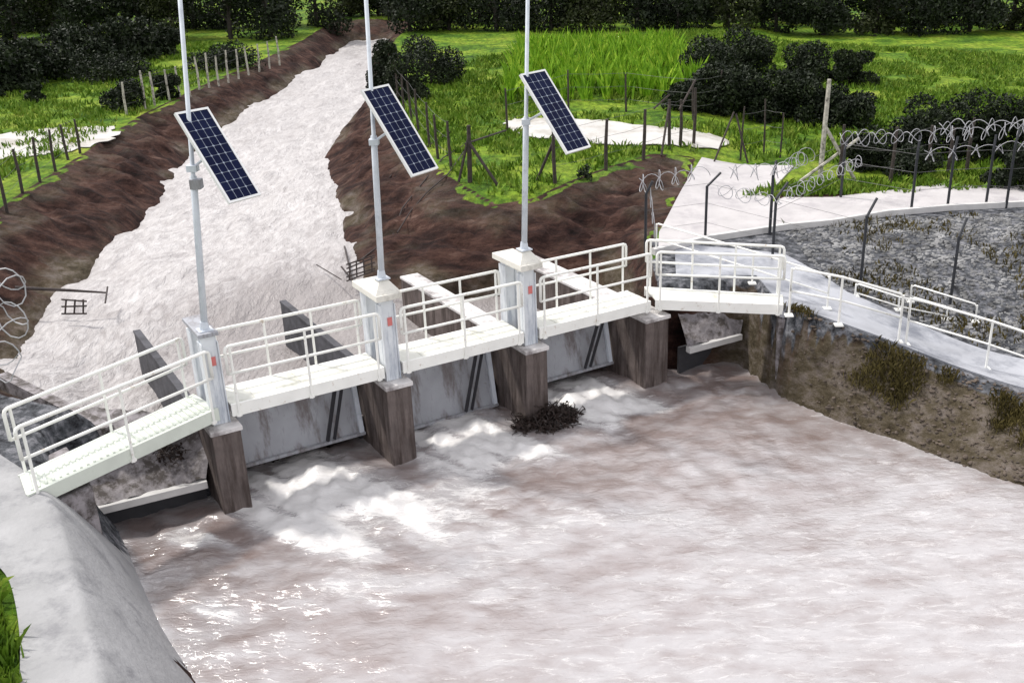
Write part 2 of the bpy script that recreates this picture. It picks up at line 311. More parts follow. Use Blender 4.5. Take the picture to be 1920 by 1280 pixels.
def grid_mesh2(name, gx, gy, gz, m, attrs=None, mask=None, smooth=True):
    ny, nx = gx.shape; v = np.stack([gx.ravel(), gy.ravel(), gz.ravel()], 1).astype(np.float32)
    idx = np.arange(nx*ny).reshape(ny, nx); q = np.stack([idx[:-1, :-1], idx[:-1, 1:], idx[1:, 1:], idx[1:, :-1]], -1).reshape(-1, 4)
    if mask is not None:
        mk = mask.ravel(); q = q[mk[q].any(1)]
        used = np.zeros(len(v), bool); used[q.ravel()] = True; rm = np.cumsum(used)-1; v = v[used]; q = rm[q]
        attrs = {k: a.ravel()[used] for k, a in (attrs or {}).items()}
    me = bpy.data.meshes.new(name); me.vertices.add(len(v)); me.vertices.foreach_set('co', v.ravel())
    me.loops.add(q.size); me.loops.foreach_set('vertex_index', q.ravel().astype(np.int32))
    me.polygons.add(len(q)); me.polygons.foreach_set('loop_start', np.arange(0, q.size, 4, dtype=np.int32)); me.polygons.foreach_set('loop_total', np.full(len(q), 4, np.int32))
    me.polygons.foreach_set('use_smooth', np.full(len(q), smooth)); me.update(calc_edges=True)
    for k, a in (attrs or {}).items():
        at_ = me.attributes.new(k, 'FLOAT', 'POINT'); at_.data.foreach_set('value', a.ravel().astype(np.float32))
    me.materials.append(m); o = bpy.data.objects.new(name, me); COL.objects.link(o); return o

# ------------------------------------------------------------------ ground
def spaced(lo, a, b, hi, d, g=1.12):
    c = list(np.arange(a, b, d)); s = d; x = c[-1]; r = []
    while x < hi: s *= g; x += s; r.append(x)
    s = d; x = a; l_ = []
    while x > lo: s *= g; x -= s; l_.append(x)
    return np.array(l_[::-1]+c+r)
xs = spaced(-700, -18.5, 13.5, 700, .14); ys = spaced(-60, 5, 48, 1200, .16, 1.04)
gx, gy = np.meshgrid(xs, ys)
gz, soil = terrain(gx, gy)
GRAV = [(6.6, 22.4), (5.6, 25.2), (5.9, 27.0), (8.4, 27.9), (13.5, 28.4), (24, 28.0), (24, 15), (13, 16.5), (9.6, 19.3), (8.2, 20.9)]
gravel = np.where(inside(gx, gy, GRAV), 1.0, sst(.8, 0, seg_d(gx, gy, GRAV))*.8)
# bare wet ground between the path, slab and channel
BARE = [(2.3, 22), (2.4, 26), (6, 27), (9, 21), (14, 17), (16, 10), (9, 17), (4.8, 20.5), (4.4, 22)]
gravel = np.maximum(gravel, np.where(inside(gx, gy, BARE), .9, 0))
soil = soil*(1-.95*(gx < -6.8)*(gy < 17.5)*(gy > 9)); gravel = np.maximum(gravel, .0)
gravel *= sst(-.28, -.06, gz-base_z(gx, gy))
gravel = np.maximum(gravel, np.where(inside(gx, gy, [(-7.5, 13), (-8, 16), (-12, 19), (-13, 18.5), (-14, 13), (-10, 12.3)]), .9, 0))
# soil verge around the road bend
verge = [(6.2, 30.5), (9.5, 30.6), (14, 31.5), (24, 33), (24, 30), (12, 29.0), (7.5, 28.6)]
soil = np.maximum(soil, np.where(inside(gx, gy, verge), .8, 0))
soil = np.maximum(soil, np.where(inside(gx, gy, [(-8.3, 17), (-13, 18), (-30, 16), (-30, 24), (-15.5, 24)]), .8, 0))
pale = inside(gx, gy, DC)*sst(3, 4.5, gx)*.95
tt_ = (gz-UPZ)/(base_z(gx, gy)-UPZ); rim = np.exp(-((tt_-.88)/.09)**2)*inside(gx, gy, UPC)*.8*fbm(gx*1.2, gy*1.2, 3, 12)
lowm = sst(.45, .1, tt_)*inside(gx, gy, UPC)*sst(.42, .62, fbm(gx*.45, gy*.45, 4, 17))*.85
pale = np.maximum(pale, np.maximum(rim, lowm))
gravel = np.maximum(gravel, .95*(gx < -6.2)*(gy < 17.6)*(gy > 12.2))
go = grid_mesh2('ground', gx, gy, gz, M['ground'], {'pale': pale, 'soil': soil, 'gravel': gravel}); tag(go, kind='structure')

def sheet(name, poly, m, off=.03, step=.25, f=base_z, thick=None, kind='structure'):
    xs_ = np.array([p[0] for p in poly]); ys_ = np.array([p[1] for p in poly])
    a, b = np.arange(xs_.min(), xs_.max()+step, step), np.arange(ys_.min(), ys_.max()+step, step)
    import bmesh
    bm = bmesh.new(); bm.faces.new([bm.verts.new((p[0], p[1], 0)) for p in poly])
    for ax, vals in ((0, a), (1, b)):
        for v in vals:
            co = (v, 0, 0) if ax == 0 else (0, v, 0); no = (1, 0, 0) if ax == 0 else (0, 1, 0)
            bmesh.ops.bisect_plane(bm, geom=bm.verts[:]+bm.edges[:]+bm.faces[:], plane_co=co, plane_no=no)
    X_ = np.array([v.co.x for v in bm.verts]); Y_ = np.array([v.co.y for v in bm.verts]); Z_ = f(X_, Y_)+off
    for v, z in zip(bm.verts, Z_): v.co.z = z
    bm.normal_update()
    if sum(fc.normal.z for fc in bm.faces) < 0: bmesh.ops.reverse_faces(bm, faces=bm.faces[:])
    th = thick or .02
    ret = bmesh.ops.extrude_face_region(bm, geom=bm.faces[:])
    for v in [g for g in ret['geom'] if isinstance(g, bmesh.types.BMVert)]: v.co.z -= 0
    low = [v for v in bm.verts if v not in set(g for g in ret['geom'] if isinstance(g, bmesh.types.BMVert))]
    for v in low: v.co.z -= th
    bmesh.ops.recalc_face_normals(bm, faces=bm.faces[:])
    me = bpy.data.meshes.new(name); bm.to_mesh(me); bm.free(); me.materials.append(m)
    o = bpy.data.objects.new(name, me); COL.objects.link(o); tag(o, kind=kind); return o

# the pale concrete ramp beside the channel, the flooded track and the canal walk
def gp(px, py):
    p = gat(px, py); return (p.x, p.y)
slab_poly = [(2.55, 25.2), (2.7, 26.6), (4.0, 31.2), (4.9, 34.6), (7.9, 34.2), gp(1440, 365), gp(1470, 425), gp(1350, 448)]
sheet('concrete_ramp', slab_poly, M['slab'], .05, .5, thick=.5)
def organic(poly, k=3, amp=.18):
    p = [tuple(q) for q in poly]
    for it in range(k): p = [q for a, b in zip(p, p[1:]+p[:1]) for q in ((a[0]*.75+b[0]*.25, a[1]*.75+b[1]*.25), (a[0]*.25+b[0]*.75, a[1]*.25+b[1]*.75))]
    return [(a+random.uniform(-amp, amp)*.6, b+random.uniform(-amp, amp)) for a, b in p]
sheet('wet_track', organic([gp(945, 228), gp(1005, 222), gp(1120, 226), gp(1250, 244), gp(1370, 262), gp(1360, 284), gp(1240, 276), gp(1110, 272), gp(1000, 262), gp(950, 240)]), M['road'], .06, .6)
sheet('path', [gp(1480, 428), gp(1440, 385), gp(1470, 372), gp(1560, 372), gp(1700, 355), gp(1925, 330), gp(1925, 384), gp(1780, 392), gp(1640, 404), gp(1540, 424)], M['slab'], .04, .5, thick=.2)
sheet('flooded_field', organic([gp(-60, 262), gp(60, 246), gp(215, 236), gp(225, 262), gp(110, 290), gp(0, 300), gp(-60, 300)], 3, .3), M['road'], .05, .6)
# kerb along the walk
kerb_pts = [gp(1225, 478), gp(1330, 452), gp(1475, 430), gp(1560, 422), gp(1660, 405), gp(1780, 394), gp(1925, 387)]
kb = MB()
for a, b in zip(kerb_pts[:-1], kerb_pts[1:]):
    za, zb = tz_flat(*a)+.08, tz_flat(*b)+.08
    kb.bar((a[0], a[1], za), (b[0], b[1], zb), .14, .16)
tag(kb.build('kerb', M['kerb']), kind='structure')
# wet concrete walk behind the railing (near bank)
near_path = [(4.75, 20.9), (5.75, 20.25), (7.1, 19.75), (8.5, 19.1), (9.4, 18.5), (12.5, 15.6), (14, 17.0), (11, 19.2), (8.6, 21.0), (6.6, 22.4), (5.6, 24.6), (3.0, 25.6), (2.75, 23.0), (4.6, 22.9)]
M['walk'] = mat('wet_walk', (.36, .37, .40), .38, .2, 1.2, .3, 12, dirt=(.15, .16, .19), dirt_amt=.5, dscale=.8)
sheet('pavement', near_path, M['walk'], .035, .4, thick=.15)

# concrete lining of the left lower bank
def lining():
    top = [(-9.6, 15.2), (-8.5, 14.3), (-7.5, 13.35), (-6.47, 11.6), (-5.6, 10.1), (-4.6, 8.2), (-3.8, 5)]
    wat = [(-8.6, 16.2), (-7.75, 15.55), (-7.07, 14.48), (-6.04, 12.77), (-5.21, 11.67), (-3.5, 8.8), (-2.2, 5)]
    outer = [(-13, 13.5), (-10.5, 12.6), (-9.0, 12.4), (-7.25, 11.5), (-6.55, 10.35), (-5.9, 9.0), (-5.0, 5)]
    n = 90
    def rs(p):
        p = np.array(p, float); s = np.r_[0, np.cumsum(np.hypot(*np.diff(p, axis=0).T))]; u = np.linspace(0, s[-1], n)
        q = np.stack([np.interp(u, s, p[:, 0]), np.interp(u, s, p[:, 1])], 1)
        for _ in range(14): q[1:-1] = (q[:-2]+q[1:-1]*2+q[2:])/4
        return q
    T, W_, O = rs(top), rs(wat), rs(outer); rows = []
    for k in range(0, 14): 
        t = k/13; rows.append((O*(1-t)+T*t, -.04-.02*t))
    for k in range(1, 25):
        t = k/20; rows.append((T*(1-t)+W_*t, None if False else -.06-(2.0-.06)*(t**1.25)))
    gx_ = np.array([r[0][:, 0] for r in rows]); gy_ = np.array([r[0][:, 1] for r in rows]); gz_ = np.array([np.full(n, r[1]) for r in rows])
    gz_ = gz_+.05+.07*(fbm(gx_*1.3, gy_*1.3, 4, 9)-.5)
    return grid_mesh2('bank_lining', gx_, gy_, gz_, M['lining'])
tag(lining(), kind='structure')

# ------------------------------------------------------------------ water
E1 = Vector((.845, .535, 0)).normalized(); N1 = Vector((-E1.y, E1.x, 0))
P0 = Vector((-5.93, 16.25, 0))                       # near deck edge at the first pier
xs = np.arange(-9.6, 13.2, .075); ys = np.arange(6, 24.5, .075); wx, wy = np.meshgrid(xs, ys)
s_ = (wx-P0.x)*E1.x+(wy-P0.y)*E1.y; n_ = (wx-P0.x)*N1.x+(wy-P0.y)*N1.y
d_ = -n_                                            # distance downstream of the deck's near edge
fl = fbm(s_*1.1, d_*.35, 4, 40)
foam = np.zeros_like(wx); hump = np.zeros_like(wx)
for c, wd, ln, am in ((1.4, 1.4, 3.4, .95), (4.7, 1.3, 1.7, .70), (7.8, 1.15, 1.3, .85)):
    cc = c + .35*d_
    f_ = np.exp(-((s_-cc)/(wd+.12*np.maximum(d_, 0)))**4)*sst(-2, 0, d_)*sst(ln+1.3*fl, ln*.35, d_)
    f_ = f_*(.45+.85*sst(.35, .62, fbm((s_-cc)*2.6+.6*fbm(wx, wy, 2, 5), d_*.55, 4, 141)))
    foam = np.maximum(foam, f_*am)
    hump = hump + am*.11*np.exp(-((s_-c)/(wd*.8))**2)*np.exp(-((d_+.2)/.7)**2)
# wide diagonal foam streaks spreading from the left bay
band = np.exp(-((d_-3.4-.25*s_+1.3*(fbm(s_*.5, d_*.5, 3, 61)-.5)*2)/.55)**2)*sst(-1.5, 1, s_)*sst(11, 6, s_)
foam = np.maximum(foam, band*.30)
streak = sst(.52, .72, fbm((s_*.8-d_*.6)*1.9, (s_*.6+d_*.8)*.5, 4, 66))*sst(9, 1, d_)*sst(-1, 1, d_)*sst(10, 3, s_)
foam = np.maximum(foam, streak*.5)
foam = np.maximum(foam, .16*sst(.45, .7, fbm(wx*.35, wy*.35, 3, 77)))
foam = np.maximum(foam, .24*sst(2.5, 8.5, d_+.15*s_))  # not froth: sky glare on the open pool painted through this mask
foam = foam+(.10+.5*foam)*sst(6, 1, d_)*(fbm(wx*5, wy*5, 4, 144)-.5)+.03*(fbm(wx*.8, wy*.8, 4, 44)-.5)
edge = np.minimum(seg_d(wx, wy, DW), 5); foam = np.maximum(foam, .30*np.exp(-edge/.10))
rip = (fbm(s_*2.6+d_*.8, d_*1.2-s_*.3, 4, 81)-.5)*.10 + (fbm(s_*.9, d_*2.4+2*fbm(wx*.4, wy*.4, 2, 83), 3, 82)-.5)*.08
turb = sst(7, 0, d_)
wz = DNZ + rip*(.45+1.0*turb) + (.5-np.abs(2*fbm(s_*2.9+1.5*fbm(wx, wy, 2, 38), d_*1.2+1.5*fbm(wx, wy, 2, 39), 5, 33)-1)**.9)*(.02+.13*np.clip(foam, 0, 1)*turb)+(fbm(wx*5, wy*5, 4, 37)-.5)*.13*np.clip(foam, 0, 1)*turb + (fbm(wx*.5, wy*.5, 2, 34)-.5)*.10 + hump*(.5+fbm(wx*3, wy*3, 3, 35))
ok = n_ < 1.3
dn = grid_mesh2('water', wx, wy, wz, M['down_water'], {'foam': foam}, ok); tag(dn, kind='structure')
ys = np.concatenate([np.arange(14.5, 40, .14), 40*1.012**np.arange(1, 100)]); xs = np.arange(-18.5, 5, .14); wx, wy = np.meshgrid(xs, ys)
s_ = (wx-P0.x)*E1.x+(wy-P0.y)*E1.y; n_ = (wx-P0.x)*N1.x+(wy-P0.y)*N1.y
calm = np.exp(-((wx+6.4)**2/6+(wy-23.5)**2/9))       # dull tongue in front of the middle bay
foam = .12+.12*fbm(wx*.5, wy*.2, 3, 21)-.42*calm - .50*sst(-5.2, -2.2, wx)*sst(30, 27, wy)  # last term paints the brown bank's reflection by thinning the pale tone
tu = (fbm(wx*1.6, wy*.9, 4, 51)-.5)*.32+(fbm(wx*.45, wy*.3, 3, 52)-.5)*.30
wz = UPZ+tu*(.55+.45*sst(-2, -6, wx))-.62*sst(8.5, 5.8, n_)*sst(-2.6, -1.0, s_)
ok = (n_ > 1.22) & (wx < 2.1+(wy-21)*.0)
up = grid_mesh2('upstream_water', wx, wy, wz, M['up_water'], {'foam': foam}, ok); tag(up, kind='structure')

# ------------------------------------------------------------------ piers
PS = {1: 0.05, 2: 3.30, 3: 6.34, 4: 9.42}
def L1(s, n, z): return P0+E1*s+N1*n+Vector((0, 0, z))
pier_lab = {1: 'dark concrete pier under the bend where the ribbed ramp starts', 2: 'concrete pier under the middle lamp column, white water on its left side',
            3: 'stained concrete pier with the clump of dark branches at its foot', 4: 'brown stained wide concrete pier without a column, next to the right bank'}
for k, s in PS.items():
    p = thing('concrete_pier', L1(s, 0, -4), pier_lab[k], 'pier', 'concrete piers carrying the footbridge')
    wd = .62 if k == 4 else .5
    c = L1(s, 0, 0)
    def q(ss, n): return (c+E1*ss+N1*n)[:2]
    thin = k < 3; ri = -wd/2+.13 if thin else wd/2-.04
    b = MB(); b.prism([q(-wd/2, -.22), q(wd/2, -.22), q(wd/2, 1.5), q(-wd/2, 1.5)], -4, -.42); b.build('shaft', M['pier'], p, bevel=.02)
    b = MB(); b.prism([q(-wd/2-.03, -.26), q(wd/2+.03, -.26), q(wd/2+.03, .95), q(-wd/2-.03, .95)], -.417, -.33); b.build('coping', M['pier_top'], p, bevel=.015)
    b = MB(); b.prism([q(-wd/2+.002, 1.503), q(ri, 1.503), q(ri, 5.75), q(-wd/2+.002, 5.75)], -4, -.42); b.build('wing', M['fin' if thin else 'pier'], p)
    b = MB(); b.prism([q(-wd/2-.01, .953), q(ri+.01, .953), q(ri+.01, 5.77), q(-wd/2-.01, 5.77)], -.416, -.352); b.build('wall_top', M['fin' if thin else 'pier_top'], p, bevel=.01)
    b = MB()
    for sg in (-1, 1): b.bar(L1(s+sg*(wd/2+.03), 1.35, -3.5), L1(s+sg*(wd/2+.03), 1.35, -.45), .08, .14, up=N1)
    b.build('gate_guide', M['dark'], p)

# ------------------------------------------------------------------ columns on the piers
tower_lab = {1: 'pale blue-grey column frame at the head of the ribbed ramp', 2: 'white column frame with blue and red labels and a pyramid cap, middle of the footbridge',
             3: 'white column frame with a broad cap and red label near the dark brown bank'}
for k in (1, 2, 3):
    s = PS[k]; t = thing('hoist_frame', L1(s, .1, -.33), tower_lab[k], 'column frame', 'gate hoist frames on the piers'); c = L1(s, 0, 0)
    zt = 1.3
    for nn, nm in ((.10, 'column'), (.84, 'column')):
        b = MB(); b.box(c+N1*nn+Vector((0, 0, (zt-.33)/2)), (.25 if nn < .5 else .22, .2, zt+.33), (E1, N1, Vector((0, 0, 1)))); b.build(nm, M['tower'], t, bevel=.012)
        b = MB()
        for sg in (-1, 1): b.box(c+N1*nn+E1*sg*(.136 if nn < .5 else .121)+Vector((0, 0, (zt-.1-.33)/2)), (.02, .26, zt+.2), (E1, N1, Vector((0, 0, 1))))
        b.build('flange', M['tower'], t)
    if k == 1:
        b = MB(); b.box(c+N1*.47+Vector((0, 0, zt+.04)), (.34, 1.05, .07), (E1, N1, Vector((0, 0, 1)))); b.build('cap', M['gate'], t, bevel=.01)
    else:
        b = MB(); hx, hy = .25, .58; cc = c+N1*.44; A = Vector((0, 0, 1))
        b.box(cc+A*(zt+.06), (hx*2, hy*2, .12), (E1, N1, A)); b.build('cap', M['cap'], t, bevel=.01)
        b = MB(); c0 = c+N1*.14; base = [c0+E1*x*.25+N1*y*.25+A*(zt+.122) for x, y in ((-1, -1), (1, -1), (1, 1), (-1, 1))]; top = [c0+E1*x*.07+N1*y*.07+A*(zt+.36) for x, y in ((-1, -1), (1, -1), (1, 1), (-1, 1))]
        b.add(base+top, [(3, 2, 1, 0), (4, 5, 6, 7), (0, 1, 5, 4), (1, 2, 6, 5), (2, 3, 7, 6), (3, 0, 4, 7)]); b.build('pyramid', M['cap'], t)
    b = MB(); b.box(c+N1*(-.012)+E1*.02+Vector((0, 0, .85)), (.09, .012, .16), (E1, N1, Vector((0, 0, 1)))); b.build('label_plate', M['red'], t)
    if k == 2:
        b = MB(); b.box(c+N1*.1+E1*(-.155)+Vector((0, 0, .85)), (.012, .12, .18), (E1, N1, Vector((0, 0, 1)))); b.build('label_plate', M['blue'], t)

# ------------------------------------------------------------------ footbridge
near = [Vector((-7.88, 13.38, 0)), L1(0, 0, 0), L1(9.5, 0, 0), Vector((4.80, 20.85, 0))]
def perp(a, b): d = (b-a).normalized(); return Vector((-d.y, d.x, 0))
WID = .76
n01, n12, n23 = perp(near[0], near[1]), perp(near[1], near[2]), perp(near[2], near[3])
def mit(a, b): m_ = (a+b).normalized(); return m_*(WID/m_.dot(a))
far = [near[0]+N1*.66, near[1]+mit(n01, n12), near[2]+mit(n12, n23), near[3]+n23*.55]
secs = [(near[0], near[1], far[0], far[1])]
e1 = lambda s: (L1(s, 0, 0), L1(s, WID, 0))
for a, b in ((.24, 3.11), (3.49, 6.15), (6.53, 9.36)):
    secs.append((e1(a)[0], e1(b)[0], e1(a)[1], e1(b)[1]))
secs.append((near[2]+E1*.02, near[3], far[2], far[3]))
bridge = thing('footbridge', near[0]+Vector((0, 0, -.3)), 'white steel footbridge with double pipe railings crossing above the sluice gates', 'footbridge')
Zv = Vector((0, 0, 1))
def rail_set(pts, npost, mid=True, inset=0, label=None, loops=True, zoff=0, post_bot=-.24):
    a, b = pts; d = (b-a).normalized(); ln = (b-a).length
    m = MB(); r = .030
    z1, z2 = 1.08, .58
    def rc(z): 
        c = .07
        return z
    path = [a+d*.03+Zv*(z2), a+d*.03+Zv*(z1-.07), a+d*.05+Zv*(z1-.02), a+d*.10+Zv*z1, b-d*.10+Zv*z1, b-d*.05+Zv*(z1-.02), b-d*.03+Zv*(z1-.07), b-d*.03+Zv*z2]
    m.tube(path, r, 8); m.tube([a+d*.03+Zv*z2, b-d*.03+Zv*z2], r*.9, 8)
    o = m.build('railing', M['white'], bridge, smooth=True)
    for i in range(npost):
        t = (i+.12)/(npost-.76) if npost > 1 else .5
        p = a+d*(ln*(.04+.92*i/(npost-1)))
        q_ = MB(); q_.tube([p+Zv*post_bot, p+Zv*(z1-.005)], .024, 8); q_.box(p+Zv*(post_bot+.03), (.09, .03, .05), (d, perp(a, b), Zv))
        q_.build('rail_post', M['white'], o, smooth=False)
    return o
for i, (a, b, c, d) in enumerate(secs):
    sd_ = (b-a).normalized(); pn = perp(a, b); ln = (b-a).length
    fl_ = MB(); fl_.prism([p[:2] for p in (a, b, d, c)], -.035, 0); 
    if i:
        for k in range(1, int(ln/.45)+1):
            t = k*.45/ln
            if t < .98: fl_.bar(a.lerp(b, t)+Zv*.004+pn*.03, c.lerp(d, t)+Zv*.004-pn*.03, .012, .010)
    dk = fl_.build('deck', M['ramp'] if i == 0 else M['deck'], bridge)
    bm_ = MB(); bm_.bar(a-pn*.03-Zv*.10, b-pn*.03-Zv*.10, .05, .21); bm_.bar(c+pn*.03-Zv*.10, d+pn*.03-Zv*.10, .05, .21)
    bm_.bar(a-pn*.0-Zv*.215, b-pn*.0-Zv*.215, .12, .02)
    for k in range(int(ln/.7)+1):
        t = (k+.5)/(int(ln/.7)+1); bm_.bar(a.lerp(b, t)-Zv*.11+pn*.004, c.lerp(d, t)-Zv*.11-pn*.004, .05, .12)
    bm_.build('beam', M['ramp'] if i == 0 else M['white'], dk, bevel=.004)
    rb = MB(); stp = .115 if i == 0 else 99
    k = stp
    while k < ln-.05:
        t = k/ln; rb.bar(a.lerp(b, t)+Zv*.006+pn*.03, c.lerp(d, t)+Zv*.006-pn*.03, .035 if i == 0 else .012, .028 if i == 0 else .010); k += stp
    if i == 0: rb.build('tread_rib', M['ramp'], dk)
    off = .07
    rail_set((a-pn*off, b-pn*off), 2 if ln < .5 else (3 if i else 3))
    rail_set((c+pn*off, d+pn*off), 4 if i else 3)
# the second pair of handrails seen on the near side of the left ramp is its far side; bracket boots at the ends
for p in (near[0], far[0], near[3], far[3]):
    b = MB(); b.box(p-Zv*.25, (.16, .16, .04)); b.box(p-Zv*.22, (.05, .14, .14)); b.build('bearing', M['gate'], bridge)

# ------------------------------------------------------------------ gates
gate_lab = ['pale blue steel sluice gate beside the tall foam mound', 'grey steel sluice gate between the two lamp columns', 'grey steel sluice gate with a diagonal stay beside the wide brown pier']
for i, (k, lo, slant) in enumerate(((1, -1.75, 1), (2, -1.95, 1), (3, -1.72, 1))):
    a = PS[k]+.33; b = PS[k+1]-(.33 if k < 3 else .38); g = thing('sluice_gate', L1((a+b)/2, 1.0, lo), gate_lab[i], 'sluice gate', 'sluice gates hanging between the piers')
    m = MB(); m.add([L1(a, 1.3, -.38), L1(b, 1.3, -.38), L1(b, .95, lo), L1(a, .95, lo), L1(a, 1.36, -.38), L1(b, 1.36, -.38), L1(b, 1.01, lo), L1(a, 1.01, lo)],
                    [(0, 1, 2, 3), (7, 6, 5, 4), (0, 4, 5, 1), (1, 5, 6, 2), (2, 6, 7, 3), (3, 7, 4, 0)]); m.build('skin_plate', M['gate'], g)
    m = MB(); m.bar(L1(a, 1.22, -.42), L1(b, 1.22, -.42), .14, .12); m.build('top_beam', M['gate'], g); m = MB(); m.bar(L1(a, .93, lo+.03), L1(b, .93, lo+.03), .10, .06); m.build('bottom_beam', M['gate'], g)
    for sx, nm in ((b-.62, 'stay'), (b-.48, 'stay')):
        m = MB(); m.bar(L1(sx, .55, -.36), L1(sx-.18, .86, lo+.1), .05 if sx < b-.5 else .03, .06); m.build(nm, M['dark'], g)
    m = MB(); m.bar(L1(b-.85, .55, -.36), L1(b-.1, .55, -.36), .10, .10); m.build('bracket', M['dark'], g)
    m = MB(); m.bar(L1(b-.06, .92, lo), L1(b-.06, 1.2, -.45), .09, .07); m.build('side_seal', M['galv'], g)

# end bay aprons: sloping rubble concrete with a sill beam
def apron(name, label, q, beam, wall=None, thick=1.3):
    t = thing(name, Vector(((q[0][0]+q[1][0])/2, (q[0][1]+q[1][1])/2, -1.4)), label, 'apron')
    n = 26; u, v = np.meshgrid(np.linspace(0, 1, n*2), np.linspace(0, 1, n)); A, B, C, D = [np.array(p) for p in q]   # A,B lower edge; C,D upper edge (D above A)
    P = (A[None, None]*(1-u)[..., None]+B[None, None]*u[..., None])*(1-v)[..., None]+(D[None, None]*(1-u)[..., None]+C[None, None]*u[..., None])*v[..., None]
    z = P[..., 2]+(fbm(P[..., 0]*3, P[..., 1]*3, 4, 70)-.5)*.22
    vs = []; fs = []
    gxx, gyy = P[..., 0], P[..., 1]
    o = grid_mesh2('slope', gxx-t.location.x, gyy-t.location.y, z-t.location.z, M['apron']); o.parent = t
    m = MB(); m.bar(beam[0], beam[1], .16, .14); m.build('sill_beam', M['kerb'], t, bevel=.01)
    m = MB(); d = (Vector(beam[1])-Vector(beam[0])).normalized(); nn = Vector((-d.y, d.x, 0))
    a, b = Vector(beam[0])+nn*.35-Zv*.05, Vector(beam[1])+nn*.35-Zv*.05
    m.bar(a-Zv*.9, b-Zv*.9, .06, 1.8); m.build('recess_shade', M['dark'], t)  # dark sheet painting the shade beneath the sill beam
    if wall:
        m = MB()
        for a, b, zt, th in wall: m.bar((a[0], a[1], zt-.6), (b[0], b[1], zt-.6), th, 1.2)
        m.build('head_wall', M['apron'], t)
    return t
bl = (at(165, 960, -1.5), at(388, 905, -1.5))
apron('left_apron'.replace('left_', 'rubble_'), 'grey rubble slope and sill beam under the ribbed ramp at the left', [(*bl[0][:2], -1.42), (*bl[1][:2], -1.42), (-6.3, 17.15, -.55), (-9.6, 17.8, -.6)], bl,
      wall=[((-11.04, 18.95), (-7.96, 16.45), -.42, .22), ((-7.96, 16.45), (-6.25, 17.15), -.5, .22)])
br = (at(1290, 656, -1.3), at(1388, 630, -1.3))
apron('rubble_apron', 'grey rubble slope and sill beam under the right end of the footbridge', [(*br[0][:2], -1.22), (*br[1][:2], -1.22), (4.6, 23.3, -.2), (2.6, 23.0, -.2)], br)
# abutment blocks under both ends
for pts, lab in (([(-9.2, 14.0), (-8.0, 13.2), (-7.3, 14.2), (-8.3, 15.6)], 'concrete abutment block carrying the lower left end of the footbridge'), ([(4.72, 20.85), (5.3, 20.8), (5.5, 22.0), (4.75, 22.0)], 'concrete abutment block carrying the right end of the footbridge')):
    b = MB(); b.prism(pts, -2.6, -.33); o = b.build('abutment', M['apron'], bevel=.05); tag(o, lab, 'abutment')

